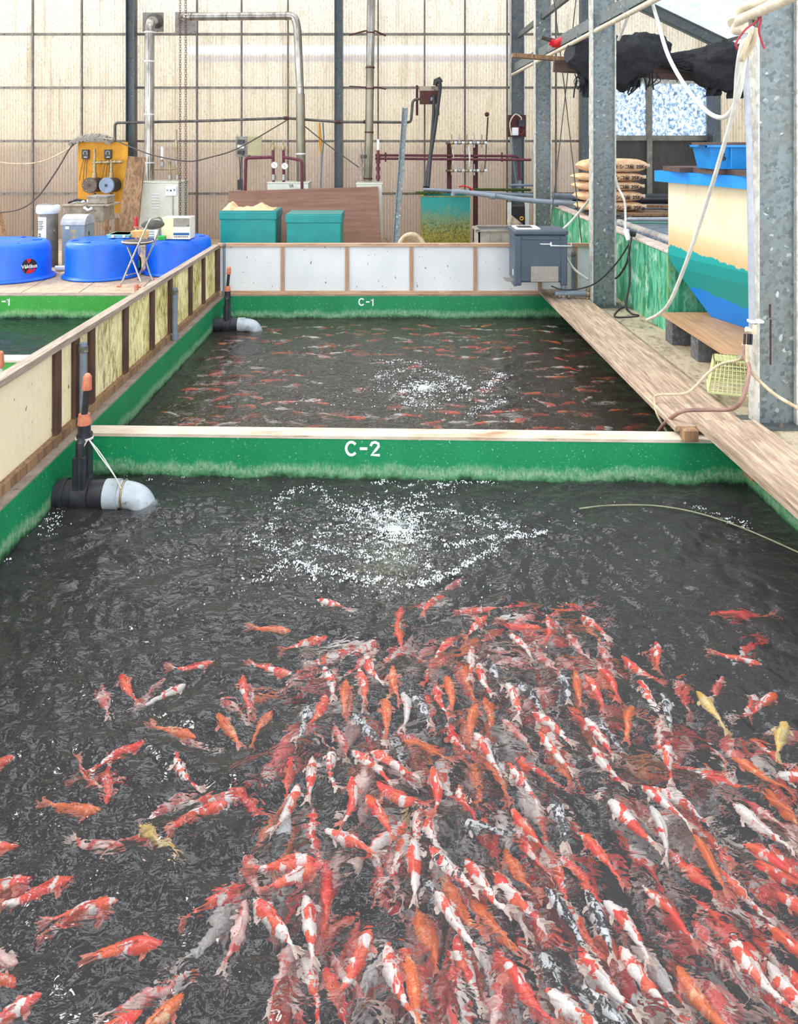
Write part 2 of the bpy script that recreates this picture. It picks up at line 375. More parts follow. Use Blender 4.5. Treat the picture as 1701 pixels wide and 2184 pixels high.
struct(corrugated(3.86, 9.5, 2.66, 5.2, WY, ztop=lambda x: max(2.67, 5.16-(x-2.0)*.48)).build('wall_back_gable', SHEET))
# frame bars of the back wall, each a trim
tn = 0
def trim(m, mat):
    global tn; tn += 1
    return struct(m.build('trim_%d' % tn, mat))
BARM = pm('wall_bar_steel', '7a726a', '5c554e', 12, c3='9a9488', s3=40, rough=.6, metal=.3)
BARH = pm('wall_girt_steel', '8a8478', '65605a', 12, c3='3f3428', s3=20, rough=.6, metal=.3)
for px in (-35, 70, 174.5, 420, 515, 614, 806, 905, 991, 1081, 1185):
    x = (px-CX)*13.32/F; trim(MB().box((x-.014, 13.30, 0), (x+.014, 13.34, 5.2)), BARM)
for py in (-35, 73, 187, 301, 413):
    z = P(0, py, 13.36).z; trim(MB().box((-8.5, 13.345, z-.02), (3.86, 13.385, z+.02)), BARH)
for px, w in ((280, .145), (722, .14)):
    x = (px-CX)*13.2/F; m = MB(); m.box((x-w/2, 13.12, 0), (x-w/2+.012, 13.29, 5.2)); m.box((x-w/2, 13.2, 0), (x+w/2, 13.212, 5.2)); m.box((x+w/2-.012, 13.12, 0), (x+w/2, 13.29, 5.2)); trim(m, GALVD)
# windows and dark lower panels of the side wing
t = NT('frosted_glass'); g = t.n('NewGeometry'); n = t.noise(t.map((1,1,.7), g.outputs['Position']), 22, 6, .75, .6)
c = t.ramp(n, ((.40, hexc('7d8c98')), (.50, hexc('c6d6e4')), (.58, hexc('ffffff'))))
t.base(c); t.b.inputs['Roughness'].default_value = .25
tr = t.n('BsdfTranslucent'); t.l(c, tr.inputs[0]); mx = t.n('MixShader'); mx.inputs[0].default_value = .75
t.l(t.b.outputs[0], mx.inputs[1]); t.l(tr.outputs[0], mx.inputs[2]); t.l(mx.outputs[0], t.out.inputs[0]); FROST = t.m
PANELD = pm('dark_grime_panel', '4b443d', '38322c', 9, (1,1,.4), c3='6a6056', s3=60, rough=.6)
FRM = pm('aluminium_frame', '8a8678', '6a665a', 9, rough=.5, metal=.3)
def wx(px, Y=13.4): return (px-CX)*Y/F
def wz(py, Y=13.4): return H-(py-CY)*Y/F
for i, (a, b) in enumerate(((1240, 1377), (1388, 1508))):
    struct(MB().box((wx(a), 13.40, wz(289)), (wx(b), 13.41, wz(158))).build('window_%d' % (i+1), FROST))
    trim(MB().box((wx(a), 13.39, -.02), (wx(b), 13.42, wz(292))), PANELD)
for px in (1240, 1382, 1511):
    trim(MB().box((wx(px)-.045, 13.33, 0), (wx(px)+.045, 13.43, wz(150))), FRM)
trim(MB().box((wx(1240), 13.34, wz(300)), (wx(1511), 13.40, wz(289))), FRM)
trim(MB().box((wx(1240), 13.32, wz(160)), (wx(1511), 13.40, wz(150))), FRM)
for px, w in ((1244, .11), (1523, .13)): trim(MB().box((wx(px, 13.2)-w/2, 13.1, 0), (wx(px, 13.2)+w/2, 13.3, 4.2 if px < 1300 else 2.75)), GALVD)
trim(MB().box((5.6, 13.34, 1.38), (9.5, 13.39, 1.43)), BARH)
# wing roof: translucent corrugated sheet on rafters
ROOFM = pm('roof_sheet', 'e4ecf2', 'b9c4cc', 9, (1,.2,1), c3='5f6a6c', s3=70, lo3=.6, hi3=.72, st3=(1,.1,1), rough=.5, bump=.2, trans=.45)
m = MB(); xs = np.linspace(2.15, 9.0, 9); ys = np.arange(3.0, 13.45, .0125); vs = []
for yy in ys:
    o = .010*math.sin(yy/.1*2*math.pi)
    for xx in (2.15, 9.0): vs.append((xx, yy, 5.14-(xx-2.1)*.48+o))
m.add(vs, [(2*i, 2*i+1, 2*i+3, 2*i+2) for i in range(len(ys)-1)], True)
struct(m.build('ceiling_wing', ROOFM))
for yy in (3.3, 6.2, 9.6, 13.1):
    m = MB(); a = V((2.15, yy, 4.98)); b = V((8.9, yy, 4.98-6.75*.48)); m.beam(a, b, .10, .20); m.beam(a+V((0,0,.085)), b+V((0,0,.085)), .13, .012); m.beam(a-V((0,0,.085)), b-V((0,0,.085)), .13, .012)
    trim(m, GALVD)
for xx in (3.1, 4.4, 5.7, 7.0): trim(MB().beam((xx, 3.0, 5.09-(xx-2.1)*.48), (xx, 13.3, 5.09-(xx-2.1)*.48), .04, .05), FRM)
# unseen purlins and glazing bars over the basins, added to pattern water reflections
for yy in np.arange(-1.6, 13.3, .85): trim(MB().box((-8.5, yy-.06, 4.62), (2.1, yy+.06, 4.74)), GALVD)
for xx in np.arange(-8.2, 2.1, 1.1): trim(MB().box((xx-.035, -1.6, 4.745), (xx+.035, 13.3, 4.80)), GALVD)
# ground: concrete deck behind and beside the basins
t = NT('deck_slabs'); g = t.n('NewGeometry'); pos = g.outputs['Position']
n1 = t.noise(t.map((1,1,1), pos), 7, 8, .7); n2 = t.noise(t.map((1,.15,1), pos), 30, 5, .7)
c = t.mix(t.ramp(n1, ((.35, (0,0,0)), (.65, (1,1,1)))), hexc('c9b195'), hexc('a68e74'))
c = t.mix(t.ramp(n2, ((.5, (0,0,0)), (.7, (.5,.5,.5)))), c, hexc('7f6a54'))
s_ = t.sep(pos); k = t.math('ADD', s_[0], t.math('MULTIPLY', s_[1], .10)); fr = t.math('FRACT', t.math('MULTIPLY', k, 1.55))
c = t.mix(t.ramp(fr, ((.0, (1,1,1)), (.012, (1,1,1)), (.02, (0,0,0)))), c, hexc('3f3228'))
t.base(c); t.b.inputs['Roughness'].default_value = .8; t.bump(n1, .3, .01); DECK = t.m
struct(MB().box((-8.5, 8.62, -1.4), (2.03, 13.45, -.004)).build('floor_deck', DECK))
t = NT('side_floor_concrete'); g = t.n('NewGeometry'); pos = g.outputs['Position']
n1 = t.noise(t.map((1,.5,1), pos), 6, 8, .75); n2 = t.noise(t.map((1,1,1), pos), 40, 5, .7)
c = t.ramp(n1, ((.34, hexc('4c4430')), (.42, hexc('8f8268')), (.50, hexc('b3a58c')), (.58, hexc('a09278')), (.66, hexc('54492e'))))
c = t.mix(t.ramp(n2, ((.6, (0,0,0)), (.7, (.5,.5,.5)))), c, hexc('4a4028'))
t.base(c); t.b.inputs['Roughness'].default_value = .8; t.bump(n2, .4, .01); SIDEF = t.m
struct(MB().box((2.03, -1.0, -1.4), (9.5, 13.45, 0)).build('floor_side', SIDEF))
# basin walls
GW = paint_wall('green_basin_paint', '128a55', '0d7d4c', WZ)
GWL = paint_wall('bright_green_basin_paint', '3fa33c', '379636', WZ)
TOPC = pm('worn_wall_top', '9a8a78', '75675a', 8, c3='4f4438', s3=40, rough=.85, bump=.5)
TOPW = pm('pale_coping', 'd8cbb8', 'bca88e', 7, (.4,1,1), c3='9a7c5c', s3=16, st3=(.2,1,1), lo3=.55, hi3=.7, rough=.75, bump=.4)
def bwall(a, b, name, top, paint, tz=0.0, cop=.0):
    m = MB(); m.box(a, (b[0], b[1], tz-.001)); m2 = m
    o = struct(m.build(name, paint)); c = MB(); c.box((a[0]+.004, a[1]+.004, tz-.001), (b[0]-.004, b[1]-.004, tz+.006)); k = c.build('wall_top', top, o); return o
bwall((-2.0, -.6, -1.3), (XL, 8.46, 0), 'wall_left', TOPC, GW)
bwall((-8.4, 8.46, -1.3), (-1.93, 8.62, 0), 'wall_neighbour_back', TOPC, GWL)
wb = bwall((-1.93, 8.46, -1.3), (2.6, 8.62, 0), 'wall_basin_back', TOPC, GW)
bwall((XR, -.6, -1.3), (2.16, 8.46, 0), 'wall_right', TOPC, GW)
bwall((XL, .45, -1.3), (XR, .6, 0), 'wall_basin_front', TOPC, GW)
# slightly skewed divider between the two basins
m = MB(); y0 = lambda x: 4.50-.030*(x+1.77)
def bar(z0, z1, t0, t1, bulge=0):
    n = 24; vs = []
    for i in range(n+1):
        x = XL-.02 + (XR+.02-XL+.02)*i/n
        for yy, zz in ((y0(x)+t0, z0), (y0(x)+t0-.0, z1), (y0(x)+t1, z1), (y0(x)+t1, z0)): vs.append((x, yy, zz))
    fs = [(4*i+k, 4*i+(k+1) % 4, 4*i+4+(k+1) % 4, 4*i+4+k) for i in range(n) for k in range(4)]
    fs += [(0,1,2,3), (4*n+3, 4*n+2, 4*n+1, 4*n)]
    return vs, fs
m.add(*bar(-1.3, -.012, 0, .115)); div = struct(m.build('wall_divider', GW))
m = MB(); m.add(*bar(-.012, .006, -.004, .12)); m.build('coping', TOPW, div)
code('C-2', .088, WPAINT, P(776, 957, 4.4485), div, -.03)
code('C-1', .085, WPAINT, P(782, 644, 8.459), wb)
nb = bpy.data.objects['wall_neighbour_back']
code('-1', .088, WPAINT, P(14, 643, 8.459), nb)
# neighbour basin divider
m = MB(); m.box((-8.4, 5.98, -1.3), (-2.0, 6.12, -.01)); nd = struct(m.build('wall_neighbour_divider', GWL))
m = MB(); m.box((-8.4, 5.97, -.01), (-2.0, 6.13, .006)); m.build('coping', TOPW, nd)
PFLOOR = pm('basin_floor_paint', '26343a', '1a262a', 3, rough=.9, bump=0)
struct(MB().box((-8.4, -.6, -1.4), (2.16, 8.6, -1.3)).build('floor_basin', PFLOOR))
# steel column row
COLW = .115
def hcol(x0, x1, yn, yf, z1, n, base=True):
    c = thing('steel_column', n, 'steel column', ((x0+x1)/2, (yn+yf)/2, 0), 'galvanised columns along the walkway')
    ym = (yn+yf)/2
    m = MB(); m.box((x0+.01, yn+.035, 0.012), (x1-.01, yn+.045, z1)); m.build('web', GALV, c)
    for a in (x0, x1-.011):
        m = MB(); m.box((a, yn, 0.012), (a+.011, yf, z1)); m.build('flange', GALVL, c)
    if base:
        m = MB(); m.box((x0-.06, yn-.06, 0), (x1+.06, yf+.05, .014)); 
        m.build('base_plate', GALVD, c)
        for bx, by in ((x0-.03, yn-.03), (x1+.03, yn-.03), ((x0+x1)/2, yn-.035)):
            m = MB(); m.cyl((bx, by, .014), (bx, by, .03), .014, n=6); m.cyl((bx, by, .03), (bx, by, .05), .007, n=8); m.build('anchor_bolt', BARM, c)
    return c
c3 = hcol(2.185, 2.425, 4.60, 4.72, 3.3, 'nearest galvanised H column, widest one at the right edge of the walkway')
c2 = hcol(2.072, 2.315, 7.90, 8.03, 3.6, 'middle galvanised H column standing by the slate grey feeder and sack stack')
c1 = hcol(2.09, 2.325, 11.06, 11.18, 4.6, 'galvanised H column rising behind the slate grey feeder')
c0 = hcol(2.08, 2.32, 13.2, 13.32, 5.0, 'farthest dark steel column against the back wall with a switch board on it', False)
for ch in c0.children: ch.data.materials[0] = GALVD if ch.name.startswith('web') else GALVL
# rust streak on the near column
m = MB(); m.box((2.272, 4.632, .36), (2.281, 4.6355, .63)); m.build('rust_mark', RUST, c3)
m = MB(); m.box((2.268, 4.632, .64), (2.279, 4.6355, .72)); m.build('rust_mark', RUST, c3)
# ================================================================ FENCES
def wpanel(name, c1, c2, lo, hi, tr_):
    t = NT(name); g = t.n('NewGeometry'); pos = g.outputs['Position']; z = t.sep(pos)[2]
    n1 = t.noise(t.map((1,1,.35), pos), 30, 6, .75); n2 = t.noise(t.map((1,1,.6), pos), 3.2, 4, .6); n3 = t.noise(t.map((1,1,.6), pos), 30, 2, .5)
    c = t.mix(t.ramp(n2, ((lo, (0,0,0)), (hi, (1,1,1)))), hexc(c1), hexc(c2))
    if tr_ > .3:
        yy = t.ramp(t.math('MULTIPLY', t.sep(pos)[1], .1), ((.42, (1,1,1)), (.58, (0,0,0))))
        c = t.mix(yy, c, hexc('e4dcc6'))
        yk = t.ramp(t.math('MULTIPLY', t.sep(pos)[1], .1), ((.44, (.10,.10,.10)), (.52, (1,1,1))))
        k = t.math('MULTIPLY', t.ramp(n1, ((.46, (0,0,0)), (.60, (1,1,1)))), t.ramp(n2, ((.35, (.25,.25,.25)), (.60, (1,1,1)))))
        c = t.mix(t.math('MULTIPLY', t.math('MULTIPLY', k, .85), yk), c, hexc('6d6420'))
    c = t.mix(t.ramp(n3, ((.69, (0,0,0)), (.72, (.85,.85,.85)))), c, hexc('4a3f36'))
    t.base(c); t.b.inputs['Roughness'].default_value = .6
    tr = t.n('BsdfTranslucent'); t.l(c, tr.inputs[0]); mx = t.n('MixShader'); mx.inputs[0].default_value = tr_
    t.l(t.b.outputs[0], mx.inputs[1]); t.l(tr.outputs[0], mx.inputs[2]); t.l(mx.outputs[0], t.out.inputs[0]); return t.m
YPAN = wpanel('algae_stained_panel', 'eee8c4', 'd6cc8c', .4, .7, .55)
WPAN = wpanel('white_fence_panel', 'f2f4f4', 'e2e6e6', .3, .8, .29)
FXL = -1.86
f = thing('fence', 'low fence of yellow algae-stained translucent panels along the left basin wall', 'fence', (FXL, 5.0, 0))
ZF = .56
m = MB(); m.box((FXL-.035, 1.2, ZF-.035), (FXL+.03, 8.46, ZF)); m.build('top_rail', RAILW, f)
m = MB(); m.box((FXL-.03, 1.2, .008), (FXL+.03, 8.46, .055)); m.build('bottom_rail', OLDW, f)
ys = [1.2, 1.95, 2.7, 3.45, 4.355, 4.615, 4.862, 5.494, 6.114, 6.62, 7.3, 7.817, 8.42]
for y in ys: MB().box((FXL-.022, y-.033, .055), (FXL+.022, y+.033, ZF-.035)).build('stile', STILE, f)
for a, b in zip(ys, ys[1:]): MB().box((FXL-.012, a+.033, .055), (FXL-.004, b-.033, ZF-.035)).build('panel', YPAN, f)
f = thing('fence', 'low fence of white panels in pale wooden frames on top of the C-1 wall', 'fence', (0, 8.54, 0))
FY = 8.54; xe = 2.02; xs_ = [-1.86] + [(px-CX)*FY/F for px in (603, 740, 877, 1013, 1150, 1226)] + [2.55]
MB().box((-1.86, FY-.03, .53), (2.55, FY+.03, .565)).build('top_rail', RAILX, f)
MB().box((-1.86, FY-.03, .008), (2.55, FY+.03, .045)).build('bottom_rail', RAILX, f)
for x in xs_: MB().box((x-.02, FY-.024, .045), (x+.02, FY+.024, .53)).build('stile', STILEL if x > -1.8 else STILE, f)
for a, b in zip(xs_, xs_[1:]): MB().box((a+.02, FY-.004, .045), (b-.02, FY+.004, .53)).build('panel', WPAN, f)
def ppost(x, y, z1, lab, r=.022):
    o = thing('pipe_post', lab, 'post', (x, y, 0), 'grey plastic pipe posts bracing the fences')
    MB().cyl((x, y, .01), (x, y, z1), r, n=16).build('pipe', PVC, o)
    MB().cyl((x, y, .008), (x, y, .05), r*1.35, n=16).cyl((x, y, .05), (x, y, .06), r*1.55, n=16).build('socket', PVC, o)
    m = MB(); m.cyl((x, y, z1-.055), (x, y, z1-.02), r*1.25, n=16); m.tube([(x-.0, y, z1-.04), (x-.05, y+.01, z1-.05), (x-.055, y, z1-.02)], .003, 6); m.build('wire_tie', BARM, o)
ppost(-1.80, 4.60, .50, 'grey pipe post on the left fence, the nearest of them')
ppost(-1.80, 6.58, .45, 'grey pipe post halfway along the left fence')
ppost(-1.775, 8.44, .58, 'grey pipe post at the corner where the two fences meet', .016)
ppost(2.02, 8.48, .48, 'grey pipe post at the right end of the white fence behind the feeder')
# ================================================================ GATE VALVES on the inlet pipes
def valve(base, k, lab, rope=False, pale=PVCL):
    x, y, z = base; o = thing('gate_valve', lab, 'valve', (x+.25, y, z-.05), 'black gate valves on the inlet pipes')
    def p(dx, dy, dz): return V((x+dx*k, y+dy*k, z+dz*k))
    m = MB(); m.cyl(p(0, 0, 0), p(.26, 0, 0), .075*k, n=24); m.cyl(p(.03, 0, 0), p(.055, 0, 0), .083*k, n=24); m.build('inlet_pipe', BLACKP, o)
    m = MB(); m.obox(p(.145, 0, .12), V((1,0,0)), V((0,1,0)), V((0,0,1)), (.022*k, .085*k, .20*k), .02*k)
    m.obox(p(.145, 0, .10), V((1,0,0)), V((0,1,0)), V((0,0,1)), (.032*k, .015*k, .215*k), .006*k)
    m.obox(p(.145, -.07*k, .06), V((1,0,0)), V((0,1,0)), V((0,0,1)), (.034*k, .012*k, .17*k), .006*k)
    m.cyl(p(.105, 0, 0), p(.185, 0, 0), .10*k, n=24); m.build('valve_body', BLACKP, o)
    m = MB(); m.cyl(p(.145, 0, .30), p(.145, 0, .375), .034*k, n=18); m.cyl(p(.145, 0, .30), p(.145, 0, .32), .042*k, n=18); m.build('gland', BLACKP, o)
    m = MB(); m.cyl(p(.145, 0, .375), p(.145, 0, .41), .036*k, .032*k, n=16); m.cyl(p(.145, 0, .41), p(.145, 0, .43), .03*k, n=16); m.build('lock_nut', ORCAP, o)
    MB().cyl(p(.145, 0, .42), p(.158, 0, .56), .017*k, n=12).build('stem', BLACKP, o)
    m = MB(); q = [p(.158, 0, .56), p(.162, 0, .63)]; m.cyl(q[0], q[1], .024*k, .020*k, n=16); m.sphere(q[1], .019*k, 12, 6)
    for i in range(10):
        a = i*.6283; m.beam(q[0]+V((math.cos(a), math.sin(a), 0))*.024*k, q[1]+V((math.cos(a), math.sin(a), 0))*.020*k, .005*k, .005*k)
    m.build('stem_cap', ORCAP, o)
    m = MB(); path = [p(.26, 0, 0), p(.33, 0, 0), p(.375, -.0, -.003), p(.425, -.0, -.02), p(.455, 0, -.06), p(.465, 0, -.12)]
    m.tube(smoothpath(path, 5), .070*k, 24); m.cyl(p(.262, 0, 0), p(.335, 0, 0), .079*k, n=24); m.build('elbow', pale, o)
    if rope:
        m = MB()
        for dz in (0, .006): m.tube([p(.145+.045*math.cos(a), .045*math.sin(a), .30+dz) for a in [i*.5236 for i in range(13)]], .0032, 6)
        m.tube(smoothpath([p(.185, -.03, .30), p(.25, -.03, .22), p(.33, -.04, .10), p(.36, -.055, .055)]), .0032, 6)
        m.tube(smoothpath([p(.18, -.035, .31), p(.24, -.04, .225), p(.32, -.045, .12), p(.357, -.055, .06)]), .0032, 6)
        m.tube(smoothpath([p(.18, -.04, .31), p(.16, -.06, .27), p(.13, -.07, .22)]), .0032, 6)
        m.build('tie_cord', WHOSE, o)
        m = MB(); m.tube([p(.36, .074*math.cos(a), .074*math.sin(a)-.002) for a in [i*.5236 for i in range(13)]], .006, 6); m.build('pipe_band', BRASS, o)
valve((XL+.003, 4.16, WZ+.045), 1.0, 'black gate valve with salmon cap and tied cord, beside the C-2 wall', True)
valve((XL+.003, 7.93, WZ+.055), .92, 'black gate valve with grey elbow, in the far corner beside the C-1 wall')
# caps of valves that stand in the neighbouring basin
for (px, py, Y, lab) in ((1, 765, 5.4, 'salmon-capped white valve riser at the left edge, by the neighbouring divider'), (291, 616, 8.25, 'salmon valve cap peeking over the left fence below the folding chair')):
    c = P(px, py, Y); o = thing('valve_riser', lab, 'valve', (c.x, c.y, -.2))
    MB().cyl((c.x, c.y, -.25), (c.x, c.y, c.z-.05), .016, n=12).build('riser', WHITEP, o)
    MB().cyl((c.x, c.y, c.z-.06), (c.x, c.y, c.z+.035), .026, .022, n=14).sphere((c.x, c.y, c.z+.035), .021, 12, 6).build('cap', ORCAP, o)
# ================================================================ WALKWAY
o = MB().box((1.64, 4.45, .03), (2.065, 8.64, .062), .004).build('walkway_plank', PLANK); tag(o, 'long wide weathered plank lying along the right basin wall up to the feeder', 'plank')
for y in (5.2, 6.6, 8.3): 
    q = MB().box((1.78, y-.04, .007), (2.08, y+.04, .030)).build('plank_batten', OLDW, o)
m = MB(); m.obox(V((1.93, 2.9, .092)), V((1,0,0)), V((-.012,1,0)).normalized(), V((0,0,1)), (.168, 1.5, .025), .004)
o = m.build('walkway_plank', PLANK); tag(o, 'near weathered plank with coarse grain at the right edge', 'plank')
for y in (1.7, 3.9): MB().box((1.80, y-.05, .0075), (2.10, y+.05, .0665)).build('plank_batten', OLDW, o)
o = MB().box((1.655, 4.345, .012), (1.735, 4.42, .075), .005).build('wood_block', OLDW); tag(o, 'small wooden block on the C-2 coping between the two planks', 'block')
o = MB().box((2.10, 3.75, .002), (2.36, 3.98, .14), .012).build('timber_stump', DARKW); tag(o, 'dark end-grain timber block at the right edge in front of the near column', 'block')
# ================================================================ FISH FEEDER
f = thing('fish_feeder', 'slate grey automatic fish feeder on a pipe stand above the plank end', 'fish feeder', (1.62, 8.2, .19))
a, b = P(1094, 612, 8.05), P(1206, 500, 8.05); x0, x1, z0, z1 = a.x+.01, b.x, .20, .72; yf, yb = 8.0, 8.40
m = MB(); m.box((x0, yf, z0+.03), (x1, yb, z1), .02); 
for xx in (x0+.03, x1-.03): m.box((xx-.035, yf-.012, z0), (xx+.035, yf+.04, z1-.01), .012)
m.box((x0+.07, yf-.008, z1-.05), (x1-.07, yf+.02, z1-.02), .006); m.build('hopper', FEED, f)
m = MB(); m.box((x0-.012, yf-.02, z1), (x1+.012, yb+.012, z1+.05), .015); m.build('lid', FEED, f)
m = MB(); m.box((x0+.02, yf+.04, z1+.05), (x0+.27, yb-.06, z1+.065), .004); m.build('control_panel', PAPER, f); m = MB(); m.box((x0+.05, yf+.09, z1+.065), (x0+.2, yb-.14, z1+.069)); m.build('display', BLACKP, f)
m = MB(); m.box((x0+.16, yf-.016, z0+.04), (x1-.09, yf-.005, z0+.20), .002); m.build('outlet_cover', STAIN, f)
m = MB(); hz = z1-.09; m.tube([(x0+.26, yf-.005, hz), (x0+.26, yf-.03, hz), (x1-.17, yf-.03, hz)], .006, 8); m.cyl((x1-.17, yf-.03, hz-.02), (x1-.17, yf-.03, hz+.02), .01, n=10); m.tube([(x1-.17, yf-.03, hz-.015), (x1+.04, yf-.03, hz-.02), (x1+.09, yf+.2, hz-.02)], .007, 8); m.build('latch_rod', WHITEP, f)
m = MB(); m.prism([(x0-.09, yf+.06, z0+.05), (x0+.02, yf+.06, z0+.03), (x0+.02, yf+.06, z0+.015), (x0-.09, yf+.06, z0+.035)], (0, .18, 0)); m.prism([(x0+.0, yf+.055, z0-.02), (x0+.03, yf+.055, z0-.02), (x0+.03, yf+.055, z0+.04), (x0-.02, yf+.055, z0+.04)], (0, .19, 0)); m.build('chute', STAIN, f)
m = MB(); m.box((x0-.004, yf+.1, z0+.09), (x0+.002, yf+.14, z0+.15), .001); m.build('socket', WHITEP, f)
m = MB(); px_ = x1-.03; m.cyl((px_, yf+.02, .075), (px_, yf+.02, z0+.05), .028, n=18); m.cyl((x1-.12, yf+.02, .115), (2.071, yf+.02, .115), .030, n=18); m.cyl((px_, yf+.02, .064), (px_, yf+.02, .075), .04, n=18); m.build('pipe_stand', PVC, f)
m = MB()
for cx_, ax in ((px_, 'z'), (2.04, 'x')):
    m = MB()
    if ax == 'z': m.cyl((cx_, yf+.02, .085), (cx_, yf+.02, .10), .04, n=14); m.box((cx_-.055, yf-.015, .083), (cx_-.035, yf+.01, .105), .003); m.box((cx_+.035, yf-.02, .083), (cx_+.06, yf+.01, .105), .003)
    else: m.cyl((cx_, yf+.02, .115), (cx_+.025, yf+.02, .115), .045, n=14); m.box((cx_, yf-.02, .15), (cx_+.025, yf+.01, .18), .003); m.box((cx_-.01, yf-.03, .066), (cx_+.025, yf, .085), .003)
    m.build('pipe_clamp', BRASS, f)

# ================================================================ BLUE TUBS on the deck
def tub(cx_, cy_, rx, ry, h, lab, sticker=False):
    o = thing('blue_tub', lab, 'tub', (cx_, cy_, 0), 'upturned blue tubs')
    m = MB(); m.lathe((cx_, cy_, 0), [(1.0, .035), (.985, .06), (.975, h-.09), (.95, h-.035), (.90, h-.008), (.84, h), (.80, h-.006), (.62, h-.006), (.58, h+.002), (.40, h+.002), (.36, h-.008), (.0, h-.008)], 56, rx, ry, cap=False)
    m.build('shell', BLUE, o)
    m = MB(); m.lathe((cx_, cy_, 0), [(1.0, .0), (1.065, .0), (1.08, .012), (1.07, .022), (1.035, .024), (1.035, .036), (1.0, .04), (.98, .03), (.98, 0)], 56, rx, ry, cap=False); m.build('rim', BLUE, o)
    for i in range(6):
        a = i*math.pi/3+.3; m = MB(); m.obox((cx_+rx*.7*math.cos(a), cy_+ry*.7*math.sin(a), h), V((math.cos(a), math.sin(a), 0)), V((-math.sin(a), math.cos(a), 0)), V((0,0,1)), (rx*.09, .02, .006), .004); m.build('rib', BLUE, o)
    return o
ta = tub(-4.78, 9.62, .60, .50, .455, 'upturned blue tub with round red and black sticker, leftmost on the deck')
tub(-3.58, 9.75, .44, .44, .455, 'upturned blue tub in the middle, between the stickered tub and the chair')
tub(-2.70, 10.05, .42, .42, .45, 'upturned blue tub behind the folding chair, with boxes on top')
# sticker on the front of the first tub
sp_ = P(45, 574, 9.12); th = math.asin(max(-1, min(1, (sp_.x+4.78)/.60)))
sc_c = V((-4.78+.592*math.sin(th), 9.62-.493*math.cos(th), sp_.z)); nrm = V((math.sin(th)/.592, -math.cos(th)/.493, 0)).normalized(); ux = V((-nrm.y, nrm.x, 0)); ux = V((0,0,1)).cross(nrm)
ux = V((nrm.y*-1, nrm.x, 0)); uz = V((0,0,1)); R0 = .09
def onsurf(u, w_, e):
    # follow the curved shell
    p = sc_c + ux*u; dx = p.x+4.78; yy = 9.62-.492*math.sqrt(max(0, 1-(dx/.59)**2)); return V((p.x, yy, sc_c.z+w_))+nrm*e
def disc(shape, e):
    m = MB(); n = len(shape); vs = [onsurf(u*R0, w_*R0, e) for u, w_ in shape]; vb = [onsurf(u*R0, w_*R0, -.002) for u, w_ in shape]
    m.add(vs+vb, [tuple(range(n))]+[(i, (i+1) % n, n+(i+1) % n, n+i) for i in range(n)]); return m
circ = [(math.cos(i*.2618), math.sin(i*.2618)) for i in range(24)]
d0 = disc(circ, .004).build('sticker', INK, ta)
lf = [(-.35, .93), (-.12, .99), (.1, .99), (.33, .92), (.12, .55), (-.05, .32), (-.15, .55)]
disc(lf, .0055).build('sticker_mark', RED, ta)
disc([(-.93, -.30), (-.75, -.38), (-.62, -.72), (-.78, -.6)], .0055).build('sticker_mark', RED, ta)
disc([(-.45, -.88), (-.1, -.99), (.3, -.94), (.72, -.66), (.80, -.22), (.62, -.25), (.42, -.55), (.12, -.32), (-.15, -.55)], .0055).build('sticker_mark', RED, ta)
text_obj('Vàkiàus', .062, PAPER, sc_c+nrm*.016, (math.pi/2, 0, math.atan2(ux.y, ux.x)), ta, 'sticker_lettering', .0008, bold=.0012)
# ================================================================ FOLDING CHAIR
ch = thing('folding_chair', 'grey-padded folding chair with silver tube legs standing by the blue tubs', 'chair', P(300, 605, 9.15))
def C(px, py, Y=9.12): return P(px, py, Y)
r_ = .011
MB().tube(smoothpath([C(258, 606, 8.98), C(261, 600, 9.0), C(280, 555, 9.03), C(305, 500, 9.06), C(318, 472, 9.08), C(326, 466, 9.10), C(338, 464, 9.2), C(345, 470, 9.28), C(343, 482, 9.30), C(327, 522, 9.36), C(313, 553, 9.40), C(296, 588, 9.45), C(291, 597, 9.45)], 5), r_, 10).build('back_frame', TUBE, ch)
MB().tube(smoothpath([C(272, 527, 9.30), C(283, 555, 9.2), C(296, 590, 8.98), C(301, 602, 8.95)], 5), r_, 10).build('leg', TUBE, ch)
MB().tube(smoothpath([C(300, 527, 9.42), C(310, 553, 9.42), C(320, 585, 9.42), C(328, 603, 9.40)], 5), r_, 10).build('leg', TUBE, ch)
MB().tube([C(270, 587, 9.0), C(292, 582, 9.42)], .008, 8).build('stretcher', TUBE, ch)
m = MB(); sc0 = C(293, 516, 9.22); m.lathe((sc0.x, sc0.y, sc0.z-.02), [(.0, 0), (.92, 0), (1, .01), (1, .028), (.94, .04), (0, .042)], 28, .175, .16, cap=False); m.build('seat', SEATM, ch)
m = MB(); m.tube([(sc0.x+.178*math.cos(a), sc0.y+.163*math.sin(a), sc0.z+.008) for a in [i*.2244 for i in range(29)]], .006, 6); m.build('seat_trim', WHITEP, ch)
m = MB(); bc = C(326, 479, 9.20); m.lathe((0,0,0), [(0,-.012), (.9,-.012), (1,0), (.9,.012), (0,.012)], 28, .135, .055, cap=False)
q = []
for v in m.v:
    x, y, z = v; q.append(tuple(bc + V((.94,.34,0))*x + V((0,0,1))*y + V((-.34,.94,0))*(z+.5*x*x/.135*.3)))
m.v = q; m.build('backrest', CHGREY, ch)
for a, c_ in ((C(258, 606, 8.98), -1), (C(300, 605, 8.94), -1), (C(291, 598, 9.45), 1), (C(328, 604, 9.40), 1)):
    z_ = .013; MB().tube([(a.x, a.y, z_), (a.x+.05*c_, a.y, z_)], .0125, 8).build('foot_cap', ORCAP, ch)
